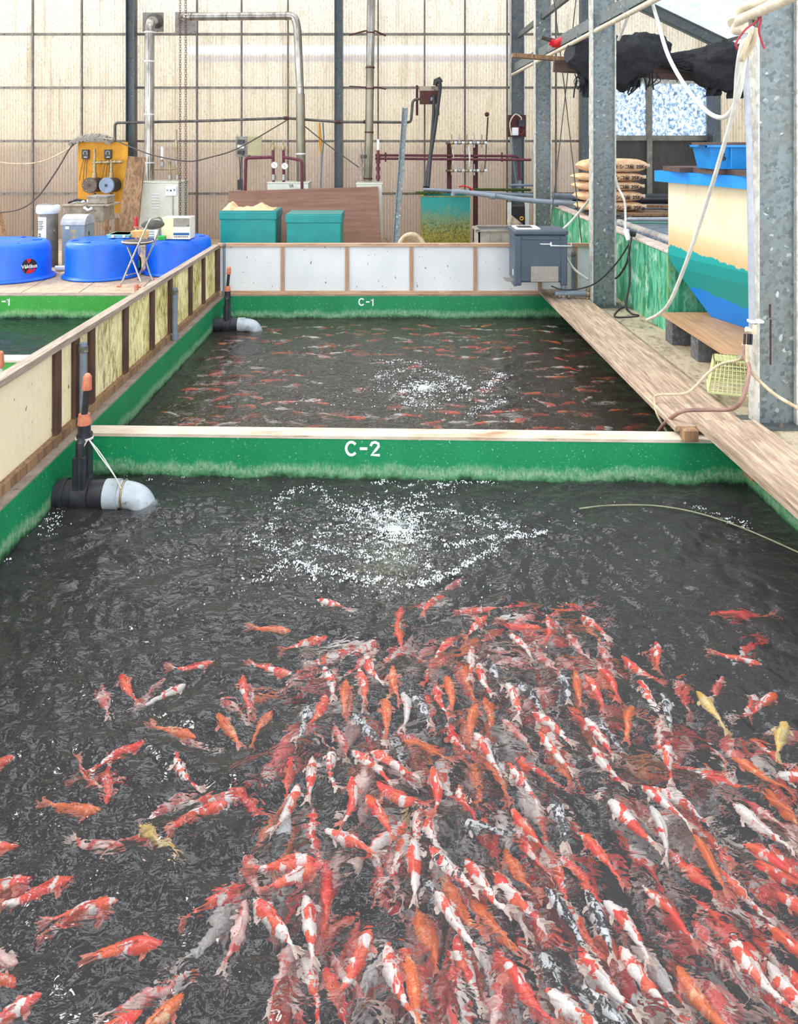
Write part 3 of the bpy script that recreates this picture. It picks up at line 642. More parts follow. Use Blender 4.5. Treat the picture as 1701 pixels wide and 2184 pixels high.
# ================================================================ THINGS on and behind the tubs
TZ = .455
def onbox(name, lab, cat, px0, py0, px1, py1, Y, depth, mat, bev=.004):
    a, b = P(px0, py1, Y), P(px1, py0, Y); o = MB().box((a.x, Y, a.z), (b.x, Y+depth, b.z), bev).build(name, mat); return tag(o, lab, cat), a, b
t0_ = P(345, 512, 9.75)
o = thing('paper_carton', 'white and grey printed paper carton on the rightmost tub', 'box', (-2.75, 9.85, TZ+.004))
a = P(345, 0, 9.7).x; b = P(368, 0, 9.7).x; c_ = P(405, 0, 9.7).x
MB().box((a, 9.70, TZ+.004), (c_, 9.95, TZ+.275), .004).build('carton', PAPER, o)
MB().box((a+.005, 9.697, TZ+.01), (b, 9.7, TZ+.27)).build('cream_side', pm('cream_card', 'e6dcb8', 'd8cca0', 10, c3='b8ac84', s3=60, rough=.8), o)
MB().box((b+.01, 9.696, TZ+.16), (c_-.005, 9.7, TZ+.268)).build('grey_panel', GREYBIN, o)
MB().box((b+.01, 9.696, TZ+.055), (c_-.01, 9.7, TZ+.085)).build('blue_band', pm('navy_print', '1f5f98', '1a4f86', 10, bump=0), o)
for i in range(8): MB().box((b+.018+i*.023, 9.695, TZ+.03), (b+.032+i*.023, 9.7, TZ+.04)).build('print_mark', INK, o)
o = thing('green_bottle', 'small green and white bottle lying on the rightmost tub in front of the carton', 'bottle', P(343, 508, 9.62))
a = P(343, 505, 9.62); MB().box((a.x-.03, 9.58, TZ+.004), (a.x+.06, 9.66, TZ+.06), .012).build('green_body', GREENP, o); MB().cyl((a.x-.055, 9.62, TZ+.004), (a.x-.055, 9.62, TZ+.13), .028, .022, n=14).build('white_body', WHITEP, o)
o = thing('grey_tray', 'grey plastic case behind the chair back on the tub', 'case', P(330, 508, 9.8)); a = P(330, 508, 9.8); MB().box((a.x-.06, 9.72, TZ+.004), (a.x+.07, 9.84, TZ+.15), .02).build('case_body', SMOKEG, o)
for i in range(3): MB().box((a.x-.05, 9.717, TZ+.04+i*.03), (a.x+.06, 9.722, TZ+.055+i*.03), .002).build('rib', WHITEP, o)
o, _, _ = onbox('cardboard_box', 'plain tan cardboard box on the gap between the two right tubs', 'box', 278, 497, 318, 511, 9.85, .16, CARD)
o.location.z = TZ+.004; 
o = thing('mint_case', 'pale mint plastic case with clips lying on the middle tub', 'case', P(255, 508, 9.85)); a = P(232, 510, 9.85); b = P(278, 498, 9.85)
MB().box((a.x, 9.8, TZ+.004), (b.x, 10.1, TZ+.05), .012).build('case_body', pm('mint', '9fd0c4', '86bcb0', 10), o); MB().box((a.x-.015, 9.79, TZ+.03), (b.x+.015, 10.11, TZ+.05), .006).build('lid_rim', pm('mint_dark', '7fb8aa', '6ca698', 10), o)
for q in (.06, .2): MB().box((a.x+q, 9.77, TZ+.012), (a.x+q+.03, 9.79, TZ+.05), .003).build('clip', WHITEP, o)
o = thing('tin_can', 'pale metal drinks can on the deck between the leftmost and middle tubs', 'can', (-3.99, 9.85, 0)); a = G(128, 578); 
MB().cyl((a.x-.06, a.y, .035), (a.x+.07, a.y+.02, .035), .034, n=16).build('can_body', WHITEP, o); MB().cyl((a.x+.07, a.y+.02, .035), (a.x+.075, a.y+.02, .035), .03, n=16).build('can_lid', STAIN, o)
o = thing('red_hand_pump', 'red-handled siphon pump sticking up behind the cardboard box', 'pump', P(290, 508, 10.35)); a = P(290, 466, 10.35)
MB().cyl((a.x, 10.35, a.z), (a.x, 10.35, a.z+.0-.10), .022, n=14).sphere((a.x, 10.35, a.z), .022, 12, 6).build('grip', RED, o); MB().cyl((a.x, 10.35, 0.0), (a.x, 10.35, a.z-.10), .011, n=10).build('tube', WHITEP, o)
MB().cyl((a.x, 10.35, a.z-.13), (a.x, 10.35, a.z-.10), .026, n=12).box((a.x, 10.34, a.z-.13), (a.x+.07, 10.36, a.z-.115)).build('collar', ORCAP, o); MB().cyl((a.x, 10.35, a.z-.24), (a.x, 10.35, a.z-.15), .0125, n=10).build('green_sleeve', GREENP, o)
o = thing('detergent_bottle', 'black and white jug with green label seen through the chair legs', 'bottle', G(292, 578)); a = G(293, 583); 
MB().lathe((a.x, a.y, 0), [(0,0), (1,0), (1,.16), (.85,.2), (.4,.23)], 16, .05, .035, cap=False).build('jug', BLACKP, o); MB().lathe((a.x, a.y, .23), [(.4,0), (.9,.02), (.9,.12), (.5,.16), (0,.16)], 16, .04, .035, cap=False).build('jug_top', WHITEP, o); MB().box((a.x+.01, a.y-.04, .08), (a.x+.045, a.y-.034, .17)).build('jug_label', GREENP, o)
# stainless ash bin
o = thing('litter_bin', 'tall round grey bin with slatted top and white notice, left of the sink', 'bin', (-4.3, 10.6, 0)); a = G(104, 565, 0); by = 10.5; bx = P(103, 0, by).x; zt = P(0, 436, by).z
MB().cyl((bx, by, 0), (bx, by, zt-.12), .125, n=28).build('bin_body', pm('bin_steel', '8f877c', '746c62', 10, metal=.5), o)
m = MB(); m.lathe((bx, by, zt-.12), [(.14,0), (.155,.02), (.15,.10), (.13,.115)], 28, cap=True); m.build('bin_top', WHITEP, o)
m = MB()
for i in range(-3, 4): m.box((bx-.10, by-.012+i*.033, zt+.000), (bx+.10, by+.004+i*.033, zt+.008))
m.build('top_slats', STAIN, o)
m = MB(); k = 10; vs = []
for i in range(k+1):
    a_ = -2.55+i*.12; vs += [(bx+.128*math.cos(a_), by+.128*math.sin(a_), zt-.52), (bx+.128*math.cos(a_), by+.128*math.sin(a_), zt-.16)]
m.add(vs, [(2*i, 2*i+2, 2*i+3, 2*i+1) for i in range(k)]); 
m.build('notice', PAPER, o)
for i in range(6): MB().box((bx-.09, by-.1295, zt-.22-i*.022), (bx-.01-.01*(i % 3), by-.1285, zt-.212-i*.022)).build('notice_line', INK, o)
for i in range(4): MB().box((bx-.075, by-.1295, zt-.47+i*.025), (bx-.075+.03, by-.1285, zt-.455+i*.025)).build('notice_line', INK, o)
m = MB(); m.tube([(bx+.115, by-.06, zt-.33), (bx+.115, by-.09, zt-.33), (bx+.14, by-.09, zt-.37), (bx+.125, by-.05, zt-.37)], .006, 6); m.build('catch', BRASS, o)
# smoky case with arched lid
o = thing('dispenser_case', 'smoky translucent food bin with arched grey lid and yellow lettering before the sink', 'bin', (-3.85, 10.4, 0)); by = 10.3; xa, xb = P(131, 0, by).x, P(180, 0, by).x; zt = P(0, 480, by).z
MB().box((xa, by, 0), (xb, by+.34, zt), .01).build('case_body', SMOKEG, o)
m = MB(); pr = [(xa-.01, by-.01, zt)] + [(xa-.01, by+.17-.18*math.cos(a_), zt+.13*math.sin(a_)) for a_ in [i*math.pi/10 for i in range(11)]]; m.prism(pr[1:], (xb-xa+.02, 0, 0)); m.build('arched_lid', pm('dusty_lid', 'b4b6b4', '96989a', 10), o)
for i in range(4): MB().box((xa+.05, by+.02+i*.03, zt+.075+i*.016), (xb-.06, by+.03+i*.03, zt+.085+i*.016)).build('lid_rib', WHITEP, o)
MB().box((xa+.05, by-.002, zt-.055), (xa+.10, by, zt-.015)).build('sticker', PAPER, o)
for i, s_ in enumerate('給水小'): text_obj(s_, .07, YINK, (xa+.16, by-.002, zt-.09-i*.085), FRONT, o, 'yellow_lettering', .001)
for i in range(1): MB().box((xb-.002, by+.13, zt-.16), (xb+.001, by+.18, zt-.10)).build('catch', BLACKP, o)
# sink on a frame behind
o = thing('sink', 'dirty beige utility sink on a dark frame below the yellow board', 'sink', (-3.75, 11.3, 0)); by = 11.0; xa, xb = P(135, 0, by).x, P(213, 0, by).x; xc = P(233, 0, by).x; zt = P(0, 436, by).z; zb = P(0, 474, by).z
m = MB(); m.box((xa, by, zb), (xb+.05, by+.45, zt-.02), .02); m.build('basin', SINK, o)
m = MB(); m.box((xa-.02, by-.02, zt-.03), (xc, by+.48, zt), .01); m.build('rim', SINK, o)
for lx, ly in ((xa+.05, by+.05), (xb+.08, by+.05), (xa+.05, by+.4), (xc-.03, by+.4)): MB().box((lx-.025, ly-.02, 0), (lx+.025, ly+.02, zb+.02)).build('leg', OLDW, o)
MB().box((xb+.03, by+.02, .42), (xc, by+.06, .47)).build('brace', OLDW, o); MB().box((xa+.05, by+.02, .12), (xb+.1, by+.06, .17)).build('brace', OLDW, o)
m = MB(); m.tube([(xa+.30, by-.02, zt-.04), (xa+.36, by-.03, zt-.08), (xa+.42, by-.02, zt-.05)], .022, 8); m.build('rag', WHITEP, o)
o = thing('grey_crate', 'grey plastic crate standing in the sink top', 'crate', (-3.6, 11.2, zt+.002)); xa2, xb2 = P(183, 0, by).x, P(213, 0, by).x
MB().box((xa2, by+.06, zt+.002), (xb2+.08, by+.36, zt+.11), .012).build('crate_body', SINK, o); MB().box((xa2-.01, by+.05, zt+.09), (xb2+.09, by+.37, zt+.115), .005).build('crate_rim', GREYBIN, o)
o = thing('rag_heap', 'small heap of rags and tools at the left end of the sink', 'rags', (-4.1, 11.1, zt+.002)); m = MB()
for i in range(5): m.sphere((xa+.10+i*.065, by+.12+.04*(i % 2), zt+.03), .038-.004*(i % 3), 10, 6, (1.2, 1, .8))
m.build('rag', WHITEP, o); MB().tube([(xa+.03, by+.1, zt+.02), (xa+.16, by+.08, zt+.06), (xa+.3, by+.16, zt+.03)], .018, 8).build('glove', BLACKP, o)
# ================================================================ YELLOW BOARD with two circulators
BY = 12.55
o = thing('pump_board', 'bright yellow board with two round pumps, pipes and control boxes', 'pump board', P(220, 450, BY))
a, b = P(166, 455, BY), P(272, 303, BY); MB().box((a.x, BY, a.z), (b.x, BY+.03, b.z)).build('board', YELLOWB, o)
MB().box((a.x+.05, BY+.0, 0), (a.x+.12, BY+.06, a.z)).build('support', OLDW, o); MB().box((b.x-.12, BY+.0, 0), (b.x-.05, BY+.06, a.z)).build('support', OLDW, o)
m = MB(); ca, cb = P(162, 306, BY), P(240, 297, BY)
for i in range(12):
    xx = ca.x-.03+(cb.x-ca.x+.03)*i/11; m.cyl((xx, BY-.16, ca.z-.01+.01*(i % 2)+.08*math.sin(i/11*3.0)), (xx, BY+.03, ca.z+.05+.01*(i % 2)+.08*math.sin(i/11*3)), .034, n=8)
m.build('corrugated_hood', GREYBIN, o)
for cx_ in (184, 232):
    c_ = P(cx_, 329, BY); k = MB().box((c_.x-.06, BY-.05, c_.z-.075), (c_.x+.055, BY, c_.z+.075), .008).build('control_box', BLACKP, o)
    m = MB()
    for i in range(7):
        a_ = -.6+i*.72; m.cyl((c_.x+.03*math.cos(a_), BY-.053, c_.z+.02+.03*math.sin(a_)), (c_.x+.03*math.cos(a_), BY-.05, c_.z+.02+.03*math.sin(a_)), .006, n=6)
    m.box((c_.x-.02, BY-.053, c_.z-.05), (c_.x+.03, BY-.05, c_.z-.04)); m.build('dial_marks', PAPER, k)
    for dx in (-.03, 0, .025): 
        MB().tube(smoothpath([(c_.x+dx, BY-.03, c_.z-.07), (c_.x+dx*1.6-.02, BY-.04, c_.z-.25), (c_.x+dx*2-.03, BY-.05, c_.z-.42)]), .004, 5).build('cable', BLACK, o)
for cx_, fm in ((191, pm('rusty_pump_face', '6a5a4c', '4c4038', 20)), (227, pm('blue_pump_face', '8798aa', '71829a', 20))):
    c_ = P(cx_+3, 395, BY-.2); m = MB(); k = MB().cyl((c_.x+.05, BY-.02, c_.z), (c_.x, BY-.24, c_.z), .115, n=28).build('pump_body', BLACKP, o)
    m.cyl((c_.x, BY-.24, c_.z), (c_.x-.004, BY-.27, c_.z), .128, .122, n=32); m.build('pump_face', fm, k); MB().cyl((c_.x-.004, BY-.27, c_.z), (c_.x-.004, BY-.278, c_.z), .024, n=14).build('pump_hub', BLACKP, k)
    for i in range(6): a_ = i*1.047; MB().cyl((c_.x+.09*math.cos(a_), BY-.27, c_.z+.09*math.sin(a_)), (c_.x+.09*math.cos(a_), BY-.276, c_.z+.09*math.sin(a_)), .009, n=6).build('bolt', BRASS, k)
    m = MB(); m.cyl((c_.x+.02, BY-.10, c_.z+.11), (c_.x+.02, BY-.10, c_.z+.16), .045, .032, n=12); m.cyl((c_.x+.02, BY-.10, c_.z+.15), (c_.x+.02, BY-.10, c_.z+.20), .037, n=8); m.cyl((c_.x+.02, BY-.10, c_.z+.2), (c_.x+.02, BY-.10, c_.z+.40), .026, n=12)
    if cx_ == 191: m.cyl((c_.x+.02, BY-.10, c_.z+.40), (c_.x+.02, BY-.10, c_.z+.56), .020, n=10); m.sphere((c_.x+.02, BY-.1, c_.z+.56), .022, 8, 6)
    m.build('riser', BRASS, o)
    m = MB(); m.cyl((c_.x+.02, BY-.10, c_.z-.13), (c_.x+.02, BY-.10, c_.z-.36), .022, n=10); m.cyl((c_.x+.02, BY-.10, c_.z-.16), (c_.x+.02, BY-.10, c_.z-.2), .034, n=8); m.build('drop_pipe', STEELP, o)
a, b = P(197, 347, BY-.1), P(262, 345, BY-.1); m = MB(); m.cyl(a, b, .022, n=12)
for q in (.25, .5, .72, .9): m.cyl(a.lerp(b, q), a.lerp(b, q+.05), .034, n=8)
m.build('header_pipe', BRASS, o)
# long grey pipe over the wall
YP = 12.9
o = thing('air_pipe', 'long thin grey pipe crossing the wall from the yellow board to the float box', 'pipe', P(560, 262, YP))
MB().tube(elbowpath([P(245, 345, YP), P(245, 262, YP), P(430, 258, YP), P(610, 252, YP), P(720, 260, YP), P(876, 261, YP), P(880, 213, YP), P(897, 211, YP)], .06), .023, 10).build('pipe_run', STEELP, o)
m = MB(); m.cyl(P(245, 330, YP), P(245, 305, YP), .035, n=10); m.build('union', RUST, o)
for px, py in ((610, 252), (720, 260), (780, 260)): MB().cyl(P(px-5, py, YP), P(px+6, py, YP), .032, n=10).build('coupling', RUST, o)
# stove flues
def rings(par, mt, p, q, r, fr):
    for f_ in fr: c_ = p.lerp(q, f_); d = (q-p).normalized(); MB().cyl(c_-d*.012, c_+d*.012, r*1.09, n=20).build('joint_ring', mt, par)
def flue(pts, r, lab, mats_, ringf, wallp=None):
    o = thing('flue_pipe', lab, 'flue', pts[0], 'metal flues of the boilers')
    for (i, j, mt) in mats_:
        MB().tube(elbowpath(pts[i:j+1], .16, 7), r, 20).build('flue_section', mt, o)
    for i, fr in ringf: rings(o, WHITEP, V(pts[i]), V(pts[i+1]), r, fr)
    return o
YF = 12.75
o = flue([P(318, 388, YF), P(319, 45, YF), P(336, 45, 13.34)], .078, 'shiny steel flue rising from the left boiler and elbowing into the wall', [(0, 2, CHROME)], [(0, (.12, .42, .75, .93))])
a = P(320, 48, 13.3); MB().box((wx(305, 13.3), 13.28, wz(68, 13.3)), (wx(349, 13.3), 13.30, wz(27, 13.3))).build('wall_plate', GREYBIN, o)
m = MB(); c_ = P(334, 46, 13.27)
for i in range(5): m.cyl(c_+V((0, -.01-.03*i, 0)), c_+V((0, -.025-.03*i, 0)), .12, n=20)
m.build('bellows', STEELP, o)
o = flue([P(642, 388, YF), P(640, 200, YF)], .075, 'stained steel flue from the middle boiler, running sideways near the top', [(0, 1, FLUEO)], [(0, (.32,))])
for pts, rr in (([P(640, 200, YF), P(634, 60, YF-.05), P(628, 34, YF-.05), P(395, 36, YF-.05), P(388, 36, 13.3)], .066),): MB().tube(elbowpath(pts, .15, 7), rr, 20).build('flue_section', CHROME, o)
m = MB(); m.box((wx(374, 13.3), 13.28, wz(72, 13.3)), (wx(420, 13.3), 13.30, wz(26, 13.3))); m.build('wall_plate', GREYBIN, o)
rings(o, CHROME, P(640, 200, YF), P(634, 60, YF), .066, (.1, .95)); rings(o, CHROME, P(628, 34, YF-.05), P(395, 36, YF-.05), .066, (.08, .62, .95))
o = flue([P(784, 386, YF), P(787, 280, YF), P(789, 140, YF), P(792, -60, YF)], .068, 'tall straight flue with dark middle and bright top rising from the right boiler', [(0, 2, FLUEO), (2, 3, CHROME)], [])
rings(o, RUST, P(784, 386, YF), P(787, 280, YF), .07, (.05, .98)); rings(o, RUST, P(787, 280, YF), P(789, 140, YF), .07, (.65, .97)); rings(o, RUST, P(789, 140, YF), P(792, -60, YF), .066, (.35,))
m = MB(); m.tube([P(745, 75, 12.9), P(778, 66, 12.72), P(800, 66, 12.72), P(822, 76, 12.9)], .015, 6); m.tube([P(745, 184, 12.9), P(778, 186, 12.72), P(800, 186, 12.72), P(822, 190, 12.9)], .012, 6); m.build('stay_wire', RUST, o)
# boilers
def boiler(px0, px1, py0, Y, d, lab, zb=0):
    a, b = P(px0, 0, Y), P(px1, py0, Y); o = thing('boiler', lab, 'boiler', ((a.x+b.x)/2, Y+d/2, 0), 'cream enamel boilers against the back wall')
    MB().box((a.x, Y, .0), (b.x, Y+d, b.z-.015), .008).build('cabinet', CABW, o); MB().box((a.x-.01, Y-.01, b.z-.015), (b.x+.01, Y+d, b.z), .004).build('top_plate', CABW, o); return o, a.x, b.x, b.z
o, xa, xb, zt = boiler(296, 380, 388, 12.3, .62, 'cream boiler cabinet with louvres and control panel, the leftmost boiler')
for i in range(6): MB().box((xa+.20, 12.29, zt-.20-i*.045), (xa+.32, 12.30, zt-.185-i*.045), .003).build('louvre', WHITEP, o)
k = MB().box((xb-.20, 12.275, zt-.22), (xb-.02, 12.30, zt-.07), .006).build('control_panel', WHITEP, o)
MB().box((xb-.12, 12.272, zt-.15), (xb-.10, 12.275, zt-.12)).build('panel_button', INK, k); MB().box((xb-.18, 12.272, zt-.14), (xb-.15, 12.275, zt-.12)).build('panel_display', SMOKEG, k); MB().box((xb-.07, 12.272, zt-.14), (xb-.04, 12.275, zt-.11)).build('panel_display', SMOKEG, k)
MB().tube([(xb-.08, 12.285, zt-.22), (xb-.08, 12.285, zt-.75)], .006, 6).build('cable', GREYBIN, o)
m = MB(); Yv = 12.6
m.cyl(P(378, 384, Yv), P(376, 300, Yv), .018, n=10); m.cyl(P(376, 325, Yv), P(376, 300, Yv), .028, n=8); m.cyl(P(376, 300, Yv), P(376, 276, Yv), .014, n=8); m.cyl(P(346, 357, Yv), P(346, 313, Yv), .016, n=10); m.cyl(P(330, 361, Yv), P(376, 360, Yv), .018, n=10); m.cyl(P(362, 384, Yv), P(362, 345, Yv), .020, n=10); m.build('valve_pipes', BRASS, o)
for px, py in ((362, 378), (378, 378), (376, 345), (346, 350)): MB().cyl(P(px, py+5, Yv), P(px, py-5, Yv), .034, n=8).build('union_nut', STAIN, o)
MB().cyl(P(346, 340, Yv), P(346, 313, Yv), .024, n=10).build('relief_cap', WHITEP, o)
o, xa, xb, zt = boiler(570, 657, 389, 12.4, .5, 'cream boiler with two dial gauges above it, behind the brown plywood')
def gauge(px, py, Y, par):
    c_ = P(px, py, Y); k = MB().cyl(c_, c_-V((0, .035, 0)), .055, n=24).build('gauge', STAIN, par); MB().cyl(c_-V((0, .035, 0)), c_-V((0, .038, 0)), .048, n=24).build('gauge_face', PAPER, k)
    MB().beam(c_+V((.02, -.040, -.02)), c_+V((-.025, -.040, .03)), .006, .003).build('gauge_needle', INK, k)
Yv = 12.55
for px, g_ in ((583, 352), (605, 354)):
    MB().cyl(P(px, 388, Yv), P(px-1, 316, Yv), .024, n=12).build('riser', MAROON, o); MB().cyl(P(px, 384, Yv), P(px, 372, Yv), .04, n=8).build('union_nut', STAIN, o); MB().cyl(P(px-1, 316, Yv), P(px-1, 300, Yv), .014, n=8).cyl(P(px-1, 320, Yv), P(px-1, 313, Yv), .036, n=10).build('vent', BRASS, o)
    gauge(px+1.5+px % 2, g_, Yv-.05, o)
MB().tube(elbowpath([P(583, 335, Yv), P(524, 337, Yv), P(522, 420, Yv)], .05), .026, 12).build('return_pipe', MAROON, o)
MB().tube(elbowpath([P(605, 335, Yv), P(643, 342, Yv-.15), P(644, 410, Yv-.15)], .05), .024, 12).build('return_pipe', MAROON, o)
c_ = P(621, 397, 12.39); text_obj('SR', .07, INK, (c_.x, 12.395, c_.z), FRONT, o, 'lettering', .001)
o, xa, xb, zt = boiler(760, 814, 391, 12.3, .5, 'white boiler cabinet at the right end of the plywood sheet')
Yv = 12.5
for px in (770, 806):
    m = MB(); m.cyl(P(px, 386, Yv), P(px, 320, Yv), .024, n=10)
    for q in (378, 360, 345, 333): m.cyl(P(px, q+4, Yv), P(px, q-4, Yv), .035, n=8)
    m.cyl(P(px, 320, Yv), P(px, 305, Yv), .012, n=8); m.build('riser', pm('lagged_pipe', 'a89c90', '80746a', 20) if px == 770 else MAROON, o)
MB().cyl(P(806, 322, Yv), P(806, 297, Yv), .022, n=10).build('relief_cap', WHITEP, o)
MB().cyl(P(775, 338, Yv-.04), P(775, 330, Yv-.04), .05, n=8).build('valve_wheel', STEELP, o)
# twin maroon supply pipes to the right
o = thing('supply_pipes', 'pair of maroon pipes running right from the last boiler to the dark column', 'pipe', P(960, 335, 12.95))
MB().tube(elbowpath([P(800, 331, 12.9), P(1105, 333, 12.9), P(1108, 385, 12.9)], .05), .022, 10).build('upper_pipe', MAROON, o); MB().tube([P(800, 338, 12.85), P(1132, 341, 12.85)], .022, 10).build('lower_pipe', MAROON, o)
MB().tube([P(1108, 385, 12.9), P(1108, 428, 12.9)], .03, 10).build('drop_pipe', PVC, o)
for px in (822, 1010, 1070): MB().cyl(P(px, 345, 12.88), P(px, 325, 12.88), .012, n=8).build('hanger', RUST, o)
# valve manifold on two dark posts
o = thing('air_manifold', 'wall manifold with two rows of small taps on rusty posts', 'manifold', P(997, 330, 12.9))
for px in (958, 1014): MB().box((P(px-5, 0, 12.98).x, 12.98, 0), (P(px+5, 0, 12.98).x, 13.05, P(0, 303, 13).z)).build('post', RUST, o)
for py, up in ((305, 18), (364, 14)):
    MB().cyl(P(950, py, 12.9), P(1038, py, 12.9), .022, n=10).build('manifold_bar', BARM, o)
    for i in range(5):
        px = 963+i*16; m = MB(); m.cyl(P(px, py+8, 12.87), P(px, py-up, 12.87), .010, n=8); m.cyl(P(px-3, py, 12.87), P(px+3, py, 12.87), .028, n=8); m.box(P(px-1.5, py+10, 12.84), P(px+1.5, py+4, 12.86)); m.build('tap', STAIN if i % 2 else BRASS, o)
        MB().cyl(P(px+5, py, 12.9), P(px+11, py, 12.9), .027, n=10).build('sleeve', WHITEP, o)
MB().tube(smoothpath([P(1037, 305, 12.9), P(1036, 330, 12.9), P(1034, 350, 12.9), P(1033, 362, 12.9)]), .012, 8).build('riser', BARM, o); MB().tube([P(1037, 305, 12.9), P(1040, 250, 12.9)], .012, 8).sphere(P(1038, 244, 12.9), .04, 10, 6).build('riser', RUST, o)
MB().tube(smoothpath([P(964, 318, 12.85), P(967, 335, 12.84), P(965, 350, 12.85)]), .007, 6).tube(smoothpath([P(999, 312, 12.85), P(1001, 335, 12.84), P(1000, 355, 12.85)]), .016, 6).build('white_tube', WHOSE, o)
# float box on the wall with black hoses
o = thing('float_box', 'rust-brown float box hung high on the wall with dark hoses', 'box', P(916, 222, 12.9))
a, b = P(896, 221, 12.8), P(937, 184, 12.8); MB().box((a.x, 12.75, a.z), (b.x, 13.1, b.z-.06), .01).build('box_body', RUST, o); MB().box((a.x-.01, 12.74, b.z-.08), (b.x+.01, 13.12, b.z), .01).build('box_lid', SINK, o)
for px in (889, 934): MB().box((P(px, 0, 13.15).x-.02, 13.14, P(0, 246, 13.15).z), (P(px, 0, 13.15).x+.02, 13.18, P(0, 182, 13.15).z)).build('bracket', RUST, o)
MB().tube(smoothpath([P(925, 205, 12.75), P(924, 250, 12.5), P(918, 330, 12.1), P(912, 400, 11.7)], 5), .028, 10).build('black_hose', BLACK, o)
MB().tube(smoothpath([P(928, 182, 12.7), P(934, 172, 12.68), P(938, 180, 12.66), P(936, 205, 12.6), P(926, 280, 12.3), P(914, 350, 12.0), P(906, 400, 11.7)], 5), .030, 10).build('black_hose', BLACK, o)
MB().tube([P(928, 182, 12.75), P(929, 172, 12.75), P(936, 168, 12.75), P(940, 176, 12.75)], .04, 8).build('hose_head', BLACK, o)
MB().cyl(P(922, 215, 12.74), P(922, 208, 12.74), .035, n=10).build('outlet', PVC, o)
# hanging chains
for n_, (px, lab, pe) in enumerate(((384, 'left hanging rusty chain of the hoist pair', 510), (396, 'right hanging rusty chain of the hoist pair', 470))):
    m = MB(); z1 = P(0, -30, 12.0).z; z0 = P(0, pe, 12.0).z; x = P(px, 0, 12.0).x; i = 0; z = z1
    while z > z0:
        for sg in (-1, 1):
            d = V((.013*sg, 0, 0)) if i % 2 else V((.004*sg, .012*sg, 0)); m.tube([V((x, 12.0, z))+d, V((x, 12.0, z-.042))+d], .0038, 4, False)
        m.tube([V((x-.013, 12, z)), V((x+.013, 12, z))], .0038, 4, False); z -= .038; i += 1
    o = m.build('hanging_chain', RUST); tag(o, lab, 'chain', 'hoist chains hanging before the wall')
# small wall boxes and wires
o = thing('switch_box', 'open grey switch box on the wall above the first teal chest', 'switch box', P(520, 330, 13.1)); a, b = P(501, 335, 13.05), P(527, 291, 13.05)
MB().box((a.x, 13.1, a.z), (b.x, 13.37, b.z), .004).build('box_back', GREYBIN, o); MB().box((b.x, 13.08, a.z+.03), (b.x+.24, 13.10, b.z), .003).build('box_door', pm('khaki_door', 'b9b088', 'a39a74', 8), o)
for q in range(3): MB().box((a.x+.04, 13.05, a.z+.05+q*.09), (a.x+.15, 13.1, a.z+.11+q*.09), .006).build('breaker', WHITEP if q % 2 else BLACKP, o)
MB().tube(smoothpath([P(510, 335, 13.05), P(512, 360, 13.05), P(512, 385, 13.05)]), .010, 6).build('cable', WIRE, o); MB().box(P(506, 405, 13.0), P(518, 383, 13.06)).build('junction', BLACKP, o)
o = thing('switch_board', 'brown board with black breaker and white timer on the dark column', 'switch board', P(1102, 290, 13.0)); a, b = P(1085, 292, 13.05), P(1122, 245, 13.05)
MB().box((a.x, 13.09, a.z), (b.x, 13.236, b.z)).build('board', RUST, o); MB().box(P(1106, 270, 13.0), P(1117, 253, 13.07), .005).build('breaker', BLACKP, o); MB().box(P(1092, 289, 13.0), P(1104, 272, 13.07), .01).build('timer', WHITEP, o)
MB().tube(smoothpath([P(1090, 289, 13.0), P(1087, 262, 13.0), P(1098, 244, 13.0), P(1110, 250, 13.0), P(1111, 256, 13.0)]), .012, 6).build('cable', CREAMP, o); MB().tube(smoothpath([P(1107, 270, 13.0), P(1106, 283, 13.0), P(1112, 286, 13.0), P(1120, 275, 13.0)]), .007, 6).build('red_cable', REDROPE, o)
MB().tube(smoothpath([P(1090, 292, 13.0), P(1095, 350, 13.0), P(1104, 410, 13.0)]), .014, 6).build('conduit', PVC, o); MB().tube(smoothpath([P(1113, 285, 12.98), P(1114, 350, 12.98), P(1112, 410, 12.98)]), .007, 6).build('cable', BLACK, o)
def wire(name, pts, r, mat, lab, cat='cable', group=None, n=6):
    o = MB().tube(smoothpath(pts, 6), r, n).build(name, mat); return tag(o, lab, cat, group)
wire('cable', [P(-40, 340, 12.6), P(30, 349, 12.6), P(90, 344, 12.6), P(145, 318, 12.5), P(165, 300, 12.42), P(188, 294, 12.42), P(240, 297, 12.42)], .012, HOSE, 'beige cable sagging in from the left edge to the yellow board hood')
wire('cable', [P(-20, 455, 12.5), P(40, 447, 12.5), P(80, 420, 12.5), P(120, 365, 12.5), P(150, 315, 12.44), P(170, 302, 12.40)], .012, WIRE, 'dark cable looping from the lower left up to the yellow board hood')
wire('cable', [P(247, 300, 12.44), P(290, 318, 12.2), P(330, 332, 12.1), P(400, 344, 12.1), P(450, 335, 12.3), P(510, 315, 12.7), P(612, 256, 12.82)], .010, WIRE, 'sagging cable from the yellow board across the left boiler to the grey pipe')
wire('cable', [P(648, 268, 12.85), P(700, 310, 12.8), P(765, 357, 12.7)], .010, WIRE, 'cable slanting down from the middle flue to the right boiler')
wire('cable', [P(688, 262, 13.0), P(690, 300, 13.0), P(686, 340, 13.0), P(684, 400, 13.0)], .016, PVC, 'grey hose hanging on the wall left of the middle wall post')
o = MB().tube([P(681, 262, 12.95), P(683, 300, 12.95), P(684, 330, 12.95)], .022, 8, radii=[.012, .03, .006]).build('yellow_strap', YELLOWB); tag(o, 'limp yellow strap hanging beside the middle wall post', 'strap')
